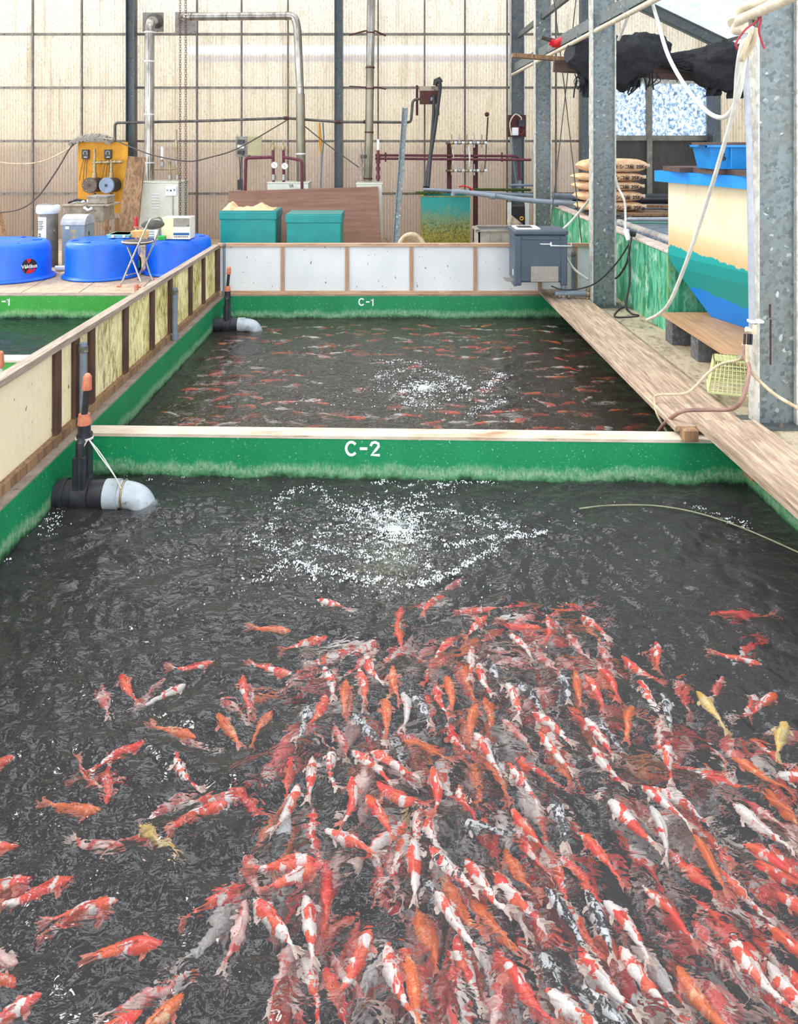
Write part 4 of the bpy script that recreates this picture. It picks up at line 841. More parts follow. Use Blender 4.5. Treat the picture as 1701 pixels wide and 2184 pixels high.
# leaning timber and angle steel
o = thing('leaning_board', 'rough split wooden board leaning between the yellow board and left boiler', 'board', P(275, 500, 11.9))
pts = [P(243, 545, 11.75), P(289, 545, 11.75), P(308, 336, 12.25), P(272, 333, 12.25)]; MB().prism([(p.x, p.y, max(p.z, 0.0)) for p in pts], (0, .045, 0)).build('board', OLDW, o)
o = MB().beam(P(18, 545, 12.2), P(-14, 400, 12.9), .07, .05).build('leaning_timber', OLDW); tag(o, 'thin brown timber leaning on the wall at the left edge', 'timber'); 
m = MB(); a, b = P(836, 548, 11.6), P(859, 231, 12.9); m.beam(a, b, .012, .085); m.beam(a+V((.04, .0, 0)), b+V((.04, 0, 0)), .085, .012)
o = m.build('angle_steel', GALV); tag(o, 'long galvanised angle bar leaning on the wall right of the plywood', 'steel bar')
o = MB().prism([P(487, 560, 11.85), P(815, 560, 11.85), P(806, 398, 12.25), P(487, 408, 12.25)], (0, .02, 0)).build('plywood_sheet', PLY); tag(o, 'large brown plywood sheet leaning behind the two teal chests', 'plywood')
m = MB(); m.cyl((P(880, 0, 11.2).x, 11.2, .0), (P(880, 0, 11.2).x, 11.2, .05), .2, n=20)
# ================================================================ TEAL CHESTS
def chest(px0, px1, pyt, pyl, pyb, Y, d, lab):
    a, b = P(px0, 0, Y), P(px1, pyl, Y); zt = P(0, pyl, Y).z; o = thing('teal_chest', lab, 'chest', ((a.x+b.x)/2, Y+d/2, 0), 'teal lidded chests')
    MB().box((a.x+.015, Y+.015, 0), (b.x-.015, Y+d-.015, zt-.10), .02).build('chest_body', TEAL, o)
    MB().box((a.x, Y, zt-.125), (b.x, Y+d, zt-.004), .015).build('lid', TEAL, o); MB().box((a.x+.01, Y+.01, zt-.004), (b.x-.01, Y+d-.01, zt), .001).build('lid_top', TEALTOP, o); return a.x, b.x, zt
xa, xb, zt = chest(466, 590, 436, 450, 0, 11.0, .62, 'left teal chest with a crumpled paper sack on its lid')
o = thing('paper_sack', 'crumpled kraft paper sack lying flat on the left teal chest', 'sack', ((xa+xb)/2, 11.3, zt+.002)); n = 26; m = MB(); vs = []
for i in range(n+1):
    for j in range(13):
        u = i/n; v = j/12; x = xa+.03+(xb-xa-.09)*u; y = 11.03+.5*v; e = math.sin(math.pi*v)**.5*min(1, u*6)**.5*min(1, (1-u)*6)**.5
        h_ = e*(.02+.10*max(0, 1-abs(u-.12)*8)+.06*max(0, 1-abs(u-.72)*5)+.035*mnoise.noise(V((x*9, y*9, 3)))+.02*mnoise.noise(V((x*25, y*25, 5)))); vs.append((x, y, zt+.004+max(0, h_)))
m.add(vs, [(i*13+j, (i+1)*13+j, (i+1)*13+j+1, i*13+j+1) for i in range(n) for j in range(12)], False); k = len(m.v)
m.add([(x, y, zt+.002) for x, y, z in vs], [(i*13+j, i*13+j+1, (i+1)*13+j+1, (i+1)*13+j) for i in range(n) for j in range(12)]); m.build('sack', SACK, o)
xa, xb, zt = chest(608, 729, 440, 457, 0, 10.9, .66, 'right teal chest with a faded closed lid')
# tall teal tank with algae
t = NT('algae_teal'); n1 = t.noise(t.map(), 9, 8, .75); z = t.sep()[2]; k = t.math('ADD', z, t.math('MULTIPLY', t.math('SUBTRACT', n1, .5), .8))
c = t.mix(t.ramp(k, ((.36, (1,1,1)), (.74, (0,0,0)))), hexc('12807a'), hexc('8a8330')); n2 = t.noise(t.map(), 40, 5, .7); c = t.mix(t.math('MULTIPLY', t.ramp(n2, ((.45, (0,0,0)), (.62, (1,1,1)))), t.ramp(z, ((.45, (1,1,1)), (.75, (0,0,0))))), c, hexc('3f4418')); t.base(c); t.b.inputs['Roughness'].default_value = .6; ALGT = t.m
o = thing('teal_tank', 'tall open teal tank with olive algae on its lower half', 'tank', (P(950, 0, 11.2).x, 11.5, 0)); Y = 11.1; a, b = P(901, 0, Y).x, P(1002, 420, Y).x; zt = P(0, 420, Y).z; d = .75; w_ = .018
for q in (((a, Y, 0), (b, Y+w_, zt)), ((a, Y+d-w_, 0), (b, Y+d, zt)), ((a, Y+w_, 0), (a+w_, Y+d-w_, zt)), ((b-w_, Y+w_, 0), (b, Y+d-w_, zt)), ((a+w_, Y+w_, 0), (b-w_, Y+d-w_, .04))): MB().box(*q).build('tank_wall', ALGT, o)
m = MB(); m.box((a-.02, Y-.005, zt), (b+.01, Y+.03, zt+.012)); m.box((a-.02, Y, zt), (a+.02, Y+d, zt+.012)); m.build('tank_rim', ALGT, o)
m = MB(); m.box((a-.09, Y+.35, zt+.012), (a+.3, Y+.62, zt+.03), .008); 
for i in range(14): m.sphere((a-.08+.025*i, Y+.36+.02*(i % 3), zt+.035), .022, 7, 5)
m.build('mossy_edge', MOSS, o)
MB().box((a+w_, Y+w_, zt-.09), (b-w_, Y+d-w_, zt-.08)).build('dark_water', BLACKP, o)
o = thing('water_pipes', 'bundle of grey pipes running from the tall teal tank to the right', 'pipe', P(1100, 430, 10.9))
MB().tube(elbowpath([P(966, 418, 11.05), P(968, 408, 11.05), P(985, 409, 11.0), P(1130, 428, 10.6), P(1262, 437, 10.3)], .05), .035, 14).build('lower_pipe', PVC, o)
MB().tube([P(903, 404, 11.5), P(990, 409, 11.5), P(1130, 417, 11.5), P(1215, 418, 11.5)], .026, 12).build('upper_pipe', PVC, o)
MB().tube([P(1000, 404, 12.2), P(1132, 405, 12.2)], .022, 10).build('mossy_pipe', MOSS, o); MB().tube([P(1084, 395, 12.4), P(1140, 395, 12.4)], .02, 10).build('rear_pipe', PVC, o)
for px, py in ((1050, 418), (1185, 434), (1235, 435)): MB().cyl(P(px-6, py, 10.72), P(px+6, py+1, 10.7), .045, n=14).build('coupling', PVC, o)
o = MB().tube(smoothpath([P(978, 398, 12.0), P(990, 397, 12.0), P(1002, 401, 12.0), P(1010, 408, 12.0)]), .014, 6).build('red_clamp', RED); tag(o, 'red clamp lying on the pipes behind the tall teal tank', 'clamp')
o = thing('coiled_hose', 'coil of thick beige hose standing behind the white fence', 'hose', (P(877, 0, 10.6).x, 10.6, 0)); c_ = P(877, 545, 10.6); m = MB(); m.tube([c_+V((.19*math.cos(a_), 0, .02+.27*math.sin(a_))) for a_ in [i*math.pi/14 for i in range(15)]], .032, 12); m.tube([c_+V((.17*math.cos(a_), .08, .0+.24*math.sin(a_))) for a_ in [i*math.pi/14 for i in range(15)]], .032, 12); m.build('hose_loop', HOSE, o)
MB().lathe((c_.x-.01, 10.64, 0), [(0,0), (1,0), (1,.18), (.7,.22), (0,.23)], 18, .11, .08, cap=False).build('float', GREYBIN, o)
o = thing('grey_tub', 'grey rectangular tub with a wide rim behind the white fence by the feeder', 'tub', (P(1055, 0, 10.2).x, 10.4, 0)); Y = 9.9; a, b = P(1020, 0, Y).x, P(1110, 492, Y).x; zt = P(0, 492, Y).z; m = MB()
for q in (((a, Y, 0), (b, Y+.02, zt)), ((a, Y+.5, 0), (b, Y+.52, zt)), ((a, Y, 0), (a+.02, Y+.52, zt)), ((b-.02, Y, 0), (b, Y+.52, zt)), ((a, Y, 0), (b, Y+.52, .03))): m.box(*q)
for i in range(3): m.box((a+.14*i+.12, Y-.012, .02), (a+.14*i+.135, Y, zt-.02))
m.build('tub_body', pm('dusty_tub', 'a8a69e', '8a8880', 10), o); m = MB()
for q in (((a-.035, Y-.035, zt-.015), (b+.035, Y+.025, zt+.01)), ((a-.035, Y+.49, zt-.015), (b+.035, Y+.555, zt+.01)), ((a-.035, Y-.035, zt-.015), (a+.025, Y+.555, zt+.01)), ((b-.025, Y-.035, zt-.015), (b+.035, Y+.555, zt+.01))): m.box(*q, bev=.004)
m.build('tub_rim', GREYBIN, o)
o = thing('tilted_lid', 'old beige box lid propped up behind the feeder', 'lid', P(1105, 480, 9.6)); MB().prism([P(1087, 478, 9.6), P(1120, 498, 9.6), P(1126, 488, 9.6), P(1092, 460, 9.6)], (0, .25, 0)).build('lid_board', SINK, o); MB().tube([P(1112, 466, 9.58)+V((.02*math.cos(a_), 0, .02*math.sin(a_))) for a_ in [i*.6283 for i in range(11)]], .006, 6).build('ring', YELLOWB, o)
o = thing('dark_crate', 'dark crate with pale frame behind the feeder between the two far columns', 'crate', P(1105, 500, 11.9)); MB().box((P(1090, 0, 11.9).x, 11.9, 0), (P(1128, 0, 11.9).x, 12.3, P(0, 440, 11.9).z), .01).build('crate_body', BLACKP, o)
for px in (1086, 1124): MB().box((P(px-4, 0, 11.85).x, 11.85, 0), (P(px+4, 0, 11.85).x, 11.89, P(0, 432, 11.85).z)).build('crate_post', WHITEP, o)
# ================================================================ RIGHT SIDE: green block tank with covers
t = NT('peeling_green'); g = t.n('NewGeometry'); pos = g.outputs['Position']
n1 = t.noise(t.map((1,1,.25), pos), 7, 7, .7, .4); n2 = t.noise(t.map((1,1,.15), pos), 16, 6, .75); n3 = t.noise(pos, 4, 5, .6)
c = t.ramp(n1, ((.30, hexc('1a6e48')), (.45, hexc('2a8f68')), (.52, hexc('6cbc9c')), (.60, hexc('217a50')), (.75, hexc('5a9440'))))
c = t.mix(t.ramp(n2, ((.55, (0,0,0)), (.68, (.8,.8,.8)))), c, hexc('a4b860')); c = t.mix(t.ramp(n3, ((.56, (0,0,0)), (.66, (.7,.7,.7)))), c, hexc('c8e2cc'))
z = t.sep(pos)[2]; t.base(c); t.b.inputs['Roughness'].default_value = .5; t.bump(n1, .4, .01); PEEL = t.m
GX0, GX1, GY0, GY1, GZ = 2.46, 5.9, 6.84, 13.0, .70
o = thing('block_tank', 'green peeling concrete tank beside the walkway, with covered top', 'tank', (4.0, 9.5, 0)); w_ = .12
MB().box((GX0, GY0, 0), (GX0+w_, GY1, GZ)).build('tank_side', PEEL, o); MB().box((GX0+w_, GY0, 0), (GX1, GY0+w_, GZ)).build('tank_front', PEEL, o); MB().box((GX0+w_, GY1-w_, 0), (GX1, GY1, GZ)).build('tank_back', PEEL, o); MB().box((GX1, GY0, 0), (GX1+w_, GY1, GZ)).build('tank_far_side', PEEL, o)
m = MB(); m.box((GX0-.01, GY0-.01, GZ), (GX0+w_+.01, GY1, GZ+.03), .008); m.box((GX0+w_, GY0-.01, GZ), (GX1, GY0+w_+.01, GZ+.03), .008); m.build('rim', pm('chipped_cement', 'd6c6b8', 'b9a79a', 9, c3='7a6a60', s3=20, bump=.8), o)
MB().cyl((GX0+.21, GY0+.2, GZ+.05), (GX0+.19, 9.6, GZ+.05), .038, n=14).build('edge_pipe', pm('pale_old_pipe', 'b4aea8', '8c8680', 10), o)
COV = pm('blue_grey_cover', '6d7a86', '56626c', 5, (1,3,1), c3='a8b4bc', s3=30, st3=(.3,2,1), rough=.5, bump=.3)
for i in range(3): 
    ya = GY0+.12+i*1.95; q = MB()
    for k in range(16): q.cyl((GX0+.13, ya+.06+k*.12, GZ+.012), (GX1, ya+.06+k*.12, GZ+.012), .035, n=8)
    c_ = q.build('corrugated_cover', COV); tag(c_, ['nearest', 'middle', 'farthest'][i]+' blue-grey corrugated cover sheet lying on the green tank', 'cover sheet', 'cover sheets on the green tank')
def rod(a, b, r, mat, name, lab, cat, n=10):
    o = MB().cyl(a, b, r, n=n).build(name, mat); return tag(o, lab, cat)
rod((2.65, 9.05, GZ+.075), (4.6, 9.15, GZ+.075), .022, PVCL, 'net_pole', 'pale grey pole lying across the tank covers in front of the sacks', 'pole')
rod((2.62, 8.75, GZ+.068), (4.3, 8.6, GZ+.068), .012, pm('green_pole', '5f9a84', '4c8470', 10), 'net_pole', 'thin greenish pole lying nearest on the tank covers', 'pole')
rod((2.70, 11.4, GZ+.14), (5.6, 11.2, GZ+.14), .075, BLACKP, 'black_pipe', 'thick dark pipe lying across the tank behind the sacks', 'pipe')
rod((2.4, 11.35, GZ+.18), (3.1, 11.3, GZ+.16), .045, PVC, 'grey_pipe', 'grey capped pipe stub lying left of the sacks', 'pipe')
o = MB().obox((3.55, 10.75, GZ+.085), V((1,-.25,0)).normalized(), V((.25,1,0)).normalized(), V((0,0,1)), (.75, .09, .018)).build('old_plank', OLDW); tag(o, 'brown plank lying on the covers right of the sacks', 'plank')
o = MB().obox((3.15, 9.95, GZ+.065), V((1,0,0)), V((0,1,0)), V((0,0,1)), (.46, .30, .014)).build('pallet_board', OLDW); tag(o, 'brown board under the salt sacks', 'board')
m = MB(); rr = random.Random(3)
for i in range(9):
    y_ = 8.9+rr.random()*1.8; m.tube(smoothpath([(2.50, y_, GZ+.06+.02*i % .06), (2.6+rr.random()*.3, y_+.2, GZ+.09), (2.7+rr.random()*.3, y_+.5, GZ+.08)]), .012, 6)
o = m.build('hose_tangle', WIRE); tag(o, 'tangle of dark hoses on the tank edge left of the sacks', 'hose'); stuff(o)
# salt sacks
SY = 9.92
rows = ((0, 443, 463, 1237, 1379, 6), (1, 422, 445, 1235, 1376, 0), (2, 404, 424, 1231, 1375, 4), (3, 389, 407, 1230, 1378, -2), (4, 361, 391, 1241, 1386, 3))
zc = GZ+.082
names = ['bottom sack of the stack of kraft salt sacks', 'second sack from the bottom of the salt stack', 'middle sack of the salt stack', 'second sack from the top of the salt stack', 'topmost bulging sack of the salt stack']
for (i, ya, yb_, xa_, xb_, off) in rows:
    hgt = (yb_-ya)*SY/F; x0_, x1_ = P(xa_, 0, SY).x, P(xb_, 0, SY).x; L = x1_-x0_; cx_ = (x0_+x1_)/2; m = MB(); nu, nv = 30, 16; vs = []
    o = thing('salt_sack', names[i], 'sack', (cx_, SY+.2, zc), 'stacked kraft paper sacks of salt')
    for a_ in range(nu+1):
        u = a_/nu*2-1; e = (1-abs(u)**4.5)**.5
        for b_ in range(nv):
            th = 2*math.pi*b_/nv; yy = math.cos(th); zz = math.sin(th); ww = .21*(.86+.14*e)
            sx_ = abs(yy)**.8*(1 if yy > 0 else -1); sz_ = abs(zz)**.55*(1 if zz > 0 else -1)
            wr = .006*mnoise.noise(V((u*9+i*7, yy*3, zz*3)))+.003*mnoise.noise(V((u*25, yy*9, i)))
            vs.append((cx_+u*L/2, SY+.21+ww*sx_*1.0, zc+hgt/2+(hgt/2*max(.06, e)+wr)*sz_))
    m.add(vs, [(a_*nv+b_, a_*nv+(b_+1) % nv, (a_+1)*nv+(b_+1) % nv, (a_+1)*nv+b_) for a_ in range(nu) for b_ in range(nv)], True); m.add(vs, [tuple(range(nv))[::-1], tuple(range(nu*nv, nu*nv+nv))])
    m.build('sack_body', SACK, o)
    text_obj('原塩 メキシコ産 25Kg', .066, INK, (cx_+.07, SY-.008, zc+hgt*.42), FRONT, o, 'sack_lettering', .004, bold=.0006)
    m = MB(); m.box((x1_-.01, SY+.1, zc+hgt/2-.02), (x1_+.03, SY+.14, zc+hgt/2+.02), .003); m.build('sack_tag', PAPER, o); zc += hgt+.003
# white rope-like tube with plug
o = thing('extension_lead', 'white cable ending in a white plug on the green tank rim', 'cable', P(1338, 505, 8.2)); MB().tube(smoothpath([P(1310, 372, 8.1), P(1318, 400, 8.1), P(1330, 425, 8.0), P(1333, 460, 7.9), P(1333, 490, 7.7)]), .012, 8).build('lead', WHOSE, o)
MB().cyl(P(1334, 490, 7.65), P(1340, 513, 7.6), .028, .022, n=12).build('plug', WHITEP, o); MB().cyl(P(1342, 497, 7.7), P(1354, 500, 7.7), .03, n=10).build('socket', BLACKP, o)
wire('black_cable', [P(1346, 505, 7.5), P(1341, 540, 7.4), P(1342, 600, 7.3), P(1334, 650, 7.25), P(1345, 668, 7.2), P(1360, 674, 7.0), P(1312, 676, 7.2), P(1318, 662, 7.4), P(1330, 655, 7.3)], .010, BLACK, 'black cable hanging down the green tank and coiling on the ground')
wire('black_cable', [P(1341, 520, 7.5), P(1315, 560, 7.6), P(1275, 600, 7.75), P(1240, 615, 7.9), P(1200, 618, 7.95), P(1175, 610, 8.0)], .008, BLACK, 'black cable running from the tank rim to the feeder')
wire('black_cable', [P(1342, 525, 7.4), P(1336, 560, 7.4), P(1322, 585, 7.5), P(1312, 594, 7.6)], .010, BLACK, 'short black cable looping behind the middle column')
# concrete blocks, plywood shelf
for i, (xa_, ya, xb_, yb_, h_, lab) in enumerate(((2.35, 6.44, 2.58, 6.60, .185, 'grey concrete block under the far end of the plywood shelf'), (2.37, 5.95, 2.82, 6.10, .185, 'grey concrete block under the middle of the plywood shelf'), (2.60, 5.32, 2.95, 5.47, .185, 'grey concrete block under the near end of the plywood shelf'))):
    o = MB().box((xa_, ya, 0), (xb_, yb_, h_), .004).build('concrete_block', BLOCK); tag(o, lab, 'concrete block', 'blocks under the plywood shelf')
o = MB().box((2.35, 5.2, .186), (3.9, 6.74, .207), .002).build('plywood_shelf', wood('tan_ply', 'c09a74', 'a37c58', '85603f', 'y', 4, 30, .6)); tag(o, 'tan plywood board on blocks under the blue-bottomed tank', 'plywood')
# big cream and blue tank
t = NT('cream_tank_coat'); g = t.n('NewGeometry'); pos = g.outputs['Position']; sp = t.sep(pos); n1 = t.noise(t.map((1,1,.3), pos), 13, 7, .75); n2 = t.noise(t.map((1,1,.06), pos), 26, 5, .7); n3 = t.noise(t.map((1,1,.2), pos), 5, 6, .7)
zz = t.math('ADD', sp[2], t.math('MULTIPLY', t.math('SUBTRACT', n1, .5), .10)); zz = t.math('ADD', zz, t.math('MULTIPLY', t.math('SUBTRACT', n3, .5), .12))
zz = t.math('SUBTRACT', zz, t.math('MULTIPLY', sp[1], .085))
c = t.mix(t.ramp(n3, ((.4, (0,0,0)), (.7, (1,1,1)))), hexc('efdcb8'), hexc('e6cfa4')); c = t.mix(t.ramp(n2, ((.60, (0,0,0)), (.70, (.5,.5,.5)))), c, hexc('b08c58'))
c = t.mix(t.ramp(zz, ((.25, (1,1,1)), (.34, (.6,.6,.6)), (.42, (0,0,0)))), c, hexc('cfae7c'))
c = t.mix(t.ramp(zz, ((.215, (1,1,1)), (.222, (0,0,0)))), c, hexc('0f9590')); c = t.mix(t.ramp(zz, ((.0, (0,0,0)), (.001, (0,0,0)))), c, hexc('0e86e4'))
c = t.mix(t.ramp(t.math('ADD', zz, .5), ((.385, (1,1,1)), (.39, (0,0,0)))), c, hexc('0e86e4'))
t.base(c); t.b.inputs['Roughness'].default_value = .45; t.bump(n1, .1, .004); CT = t.m
o = thing('fish_tank', 'big cream fish tank with cyan rim, teal belt and blue tapered bottom', 'tank', (3.2, 6.0, .207))
A = V((2.44, 6.78, 0)); dn = V((.26, -.966, 0)); dn.normalize(); de = V((.966, .26, 0)); Lf, Wf = 1.62, 1.1
def ring_(ins, z): 
    B_ = A+dn*Lf; return [V((A.x+ins*1.27, A.y-ins, z)), V((B_.x+ins*.8, B_.y+ins, z)), V((3.75-ins, B_.y+ins, z)), V((3.75-ins, A.y-ins, z))]
m = MB(); rs = [ring_(.22, .209), ring_(.03, .60), ring_(.0, .70), ring_(0, 1.345)]; vs = [p for r__ in rs for p in r__]
m.add(vs, [(4*i+k, 4*i+(k+1) % 4, 4*i+4+(k+1) % 4, 4*i+4+k) for i in range(3) for k in range(4)]+[(3,2,1,0)]); m.build('tank_body', CT, o)
m = MB(); r0, r1 = ring_(-.075, 1.335), ring_(-.075, 1.43); r2, r3 = ring_(.03, 1.335), ring_(.03, 1.43)
for k in range(4):
    q = (k+1) % 4; m.add([r0[k], r0[q], r2[q], r2[k], r1[k], r1[q], r3[q], r3[k]], [(0,1,2,3), (4,7,6,5), (0,4,5,1), (3,2,6,7)])
m.build('rim', CYAN, o)
for i in range(4):
    p0_ = A+dn*(-.03+i*.41)-de*.05+V((0,0,1.452)); c_ = V((p0_.x+dn.x*.2+.52, p0_.y+dn.y*.2-.01, p0_.z))
    q = MB().obox(c_, V((1,0,0)), V((0,1,0)), V((0,0,1)), (.56, .192, .02)).build('lid_board', DARKW); tag(q, ['far', 'second', 'third', 'near'][i]+' dark wet board lying across the cream tank', 'board', 'dark boards covering the cream tank')
c_ = A+dn*.75+de*.45; bz = 1.474; o = thing('blue_crate', 'blue plastic crate with black number standing on the dark boards', 'crate', (c_.x, c_.y, bz), None)
a, b = P(1507, 0, 6.0).x, P(1600, 0, 6.0).x+.12; m = MB(); h_ = .17
def fr(ins, z, yy0=5.95, dd=.34): return [(a+ins, yy0+ins, z), (b-ins, yy0+ins, z), (b-ins, yy0+dd-ins, z), (a+ins, yy0+dd-ins, z)]
vs = fr(.03, bz)+fr(0, bz+h_)+fr(.012, bz+h_)+fr(.04, bz+.012); m.add(vs, [(0,1,2,3)]+[(k, (k+1) % 4, 4+(k+1) % 4, 4+k) for k in range(4)]+[(4+k, 4+(k+1) % 4, 8+(k+1) % 4, 8+k) for k in range(4)]+[(8+k, 8+(k+1) % 4, 12+(k+1) % 4, 12+k) for k in range(4)]+[(12,13,14,15)]); m.build('crate_body', BLUEB, o)
m = MB(); m.box((a-.03, 5.92, bz+h_-.004), (b+.03, 5.965, bz+h_+.014), .004); m.box((a-.03, 6.265, bz+h_-.004), (b+.03, 6.31, bz+h_+.014), .004); m.box((a-.03, 5.92, bz+h_-.004), (a+.012, 6.31, bz+h_+.014), .004); m.box((b-.012, 5.92, bz+h_-.004), (b+.03, 6.31, bz+h_+.014), .004); m.build('crate_rim', BLUEB, o)
MB().box((a+.155, 5.935, bz+.01), (a+.163, 5.95, bz+h_)).build('rib', BLUEB, o)
text_obj('6', .075, INK, (a+.11, 5.955, bz+.09), (math.pi/2+.12, 0, 0), o, 'painted_number', .002, bold=.001)
q = MB().box((a-.08, 5.96, bz+h_+.016), (b+.2, 6.10, bz+h_+.036)).build('lid_board', DARKW); tag(q, 'dark board lying on top of the blue crate', 'board')
# lattice basket
bk = thing('lattice_basket', 'pale yellow-green lattice basket upside down on the walkway by the near column', 'basket', (2.2, 5.05, .065))
c0_ = V((2.07, 5.03, .064)); u = V((.93, -.36, 0)).normalized(); v = V((.36, .93, 0)).normalized(); Wb, Db, Hb = .36, .26, .20
def bp_(a_, b_, z_): s_ = .035*z_/Hb; return c0_+u*(s_+a_*(Wb-2*s_))+v*(s_+b_*(Db-2*s_))+V((0,0,z_))
def lat(fn, n_, k_, name):
    m = MB()
    for i in range(n_+1): m.beam(fn(i/n_, 0), fn(i/n_, 1), .005, .005)
    for i in range(k_+1): m.beam(fn(0, i/k_), fn(1, i/k_), .005, .005)
    m.build(name, BASK, bk)
lat(lambda a_, b_: bp_(a_, 0, b_*Hb), 13, 8, 'front_lattice'); lat(lambda a_, b_: bp_(a_, 1, b_*Hb), 13, 8, 'back_lattice'); lat(lambda a_, b_: bp_(0, a_, a_*0+b_*Hb), 9, 8, 'side_lattice'); lat(lambda a_, b_: bp_(1, a_, a_*0+b_*Hb), 9, 8, 'side_lattice'); lat(lambda a_, b_: bp_(a_, b_, Hb), 13, 9, 'bottom_lattice')
m = MB(); q = [bp_(0,0,.006), bp_(1,0,.006), bp_(1,1,.006), bp_(0,1,.006)]
for k in range(4): m.beam(q[k], q[(k+1) % 4], .016, .012)
m.build('rim', BASK, bk)
m = MB(); a_ = bp_(.5, .2, Hb+.012); m.prism([a_, a_+V((.16, .05, .0)), a_+V((.16, .05, .03)), a_+V((0, 0, .008))], v*.09); o = m.build('grey_tray', GREYBIN); tag(o, 'small dark grey tray lying on the lattice basket', 'tray')
# ================================================================ OVERHEAD beam, pipes, net bundle
o = thing('eave_beam', 'galvanised eave beam joining the columns high over the walkway', 'beam', (2.19, 8.0, 2.9)); 
for i, (ya, yb_) in enumerate(((4.75, 7.88), (8.05, 11.04), (11.2, 13.15))):
    m = MB(); m.box((2.13, ya, 2.86), (2.14, yb_, 2.99)); m.box((2.13, ya, 2.98), (2.19, yb_, 2.99)); m.box((2.13, ya, 2.86), (2.19, yb_, 2.87)); m.build('channel', GALV, o)
    MB().cyl((2.10, ya, 2.80), (2.10, yb_, 2.80), .024, n=12).build('water_pipe', CREAMP, o)
for ya in (5.5, 6.9, 8.6, 10.3): MB().box((2.085, ya, 2.79), (2.14, ya+.02, 2.87)).build('hanger', GALV, o)
o = MB().beam((2.20, 8.10, 3.45), (2.20, 13.15, 3.45), .05, .08).build('tie_beam', GALVD); tag(o, 'dark steel tie beam above the eave beam between far columns', 'beam')
# support beam of the nets: goes across
NYb = 9.0
a, b = P(1080, 117, NYb), P(1640, 150, NYb); o = MB().beam(P(1092, 118, 9.55), P(1470, 148, 9.55), .14, .05).build('net_shelf_board', OLDW); tag(o, 'brown board sticking out left under the black nets', 'board')
o = MB().beam(P(1180, 130, 9.3)+V((0,0,-.06)), P(1600, 150, 9.3)+V((0,0,-.10)), .08, .14).build('cross_beam', DARKW); tag(o, 'dark beam carrying the rolled black nets in front of the window', 'beam')
def netroll(name, path, radii, lab, seed, droop=()):
    m = MB(); pts = smoothpath(path, 16); n = len(pts); k = 44; vs = []
    rr_ = [radii[min(len(radii)-1, int(i/(n-1)*(len(radii)-1)))]*(1-(i/(n-1)*(len(radii)-1) % 1)) + radii[min(len(radii)-1, int(i/(n-1)*(len(radii)-1))+1)]*(i/(n-1)*(len(radii)-1) % 1) for i in range(n)]
    for i, p in enumerate(pts):
        d = (pts[min(i+1, n-1)]-pts[max(0, i-1)]).normalized(); a_ = d.cross(V((0,0,1))).normalized(); b_ = a_.cross(d)
        for j in range(k):
            th = 2*math.pi*j/k; q = p*3+V((math.cos(th), math.sin(th), seed)); r_ = rr_[i]*(1+.30*mnoise.noise(q*1.3)+.20*mnoise.noise(V((p.x*2.2, th*1.6*1.0, seed)))+.16*abs(mnoise.noise(V((p.x*5+th*1.2, math.cos(th)*3, math.sin(th)*3+seed))))*2-.10+.05*mnoise.noise(q*9))
            sag = -.35*rr_[i]*max(0, -math.sin(th))*(.5+mnoise.noise(V((p.x*5, seed, 1))))
            vs.append(p+a_*r_*math.cos(th)+b_*r_*math.sin(th)+V((0,0,sag)))
    m.add(vs, [(i*k+j, i*k+(j+1) % k, (i+1)*k+(j+1) % k, (i+1)*k+j) for i in range(n-1) for j in range(k)], True); m.add(vs, [tuple(range(k))[::-1], tuple(range((n-1)*k, n*k))])
    o = thing(name, lab, 'net', path[0]); m.build('net_roll', NET, o)
    r2 = random.Random(seed)
    for (x_, y_, w_, h_) in droop:
        m = MB(); nn = 8; c_ = P(x_, y_, NYb+.0)
        vs = []
        for i in range(nn+1):
            for j in range(6):
                u_ = j/5-.5; vv = i/nn; vs.append(c_+V((u_*w_*(1-.55*vv)+.03*mnoise.noise(V((i, j, seed))), -.08+.05*math.sin(j*2+i), -h_*vv*(1+.3*mnoise.noise(V((j*2, 0, seed+5)))))))
        m.add(vs, [(i*6+j, i*6+j+1, (i+1)*6+j+1, (i+1)*6+j) for i in range(nn) for j in range(5)], True); m.build('hanging_fold', NET, o)
    return o
netroll('rolled_net', [P(1215, 106, 8.9), P(1270, 130, 9.0), P(1320, 125, 9.0), P(1365, 112, 9.0), P(1415, 104, 9.05)], [.13, .24, .30, .24, .16], 'big rolled black net bundle behind the middle column, sagging at its left', 3, ((1252, 150, .28, .32), (1350, 150, .16, .20)))
netroll('rolled_net', [P(1410, 128, 9.1), P(1470, 132, 9.1), P(1500, 138, 9.05), P(1540, 138, 9.0), P(1600, 132, 9.0)], [.07, .13, .20, .27, .24], 'black net bundle hanging at the right by the near column', 8, ((1515, 165, .30, .22), (1560, 165, .34, .25)))
for (x_, y_) in ((1440, 120), (1455, 112), (1430, 134)): 
    pass
m = MB(); rr = random.Random(19)
for i in range(46):
    px = rr.choice([rr.uniform(1225, 1262), rr.uniform(1335, 1372), rr.uniform(1500, 1585), rr.uniform(1320, 1420)]); c_ = P(px, 150+rr.random()*14, 8.95); L = rr.uniform(.08, .26)
    m.tube(smoothpath([c_, c_+V((rr.gauss(0, .03), -.02, -L*.5)), c_+V((rr.gauss(0, .06), 0, -L))], 4), rr.uniform(.004, .012), 4)
o = m.build('net_fringe', NET); tag(o, 'frayed black net strands dangling below the rolled nets', 'net'); stuff(o)
m = MB(); rr = random.Random(9)
for i in range(14):
    c_ = P(1395+rr.random()*100, 118+rr.random()*30, 9.0); m.tube(smoothpath([c_, c_+V((.1*rr.random(), -.02, -.05*rr.random())), c_+V((.2, 0, -.10*rr.random()))]), .012, 5)
o = m.build('net_tangle', NET); tag(o, 'loose tangle of black netting between the two net bundles', 'net'); stuff(o)
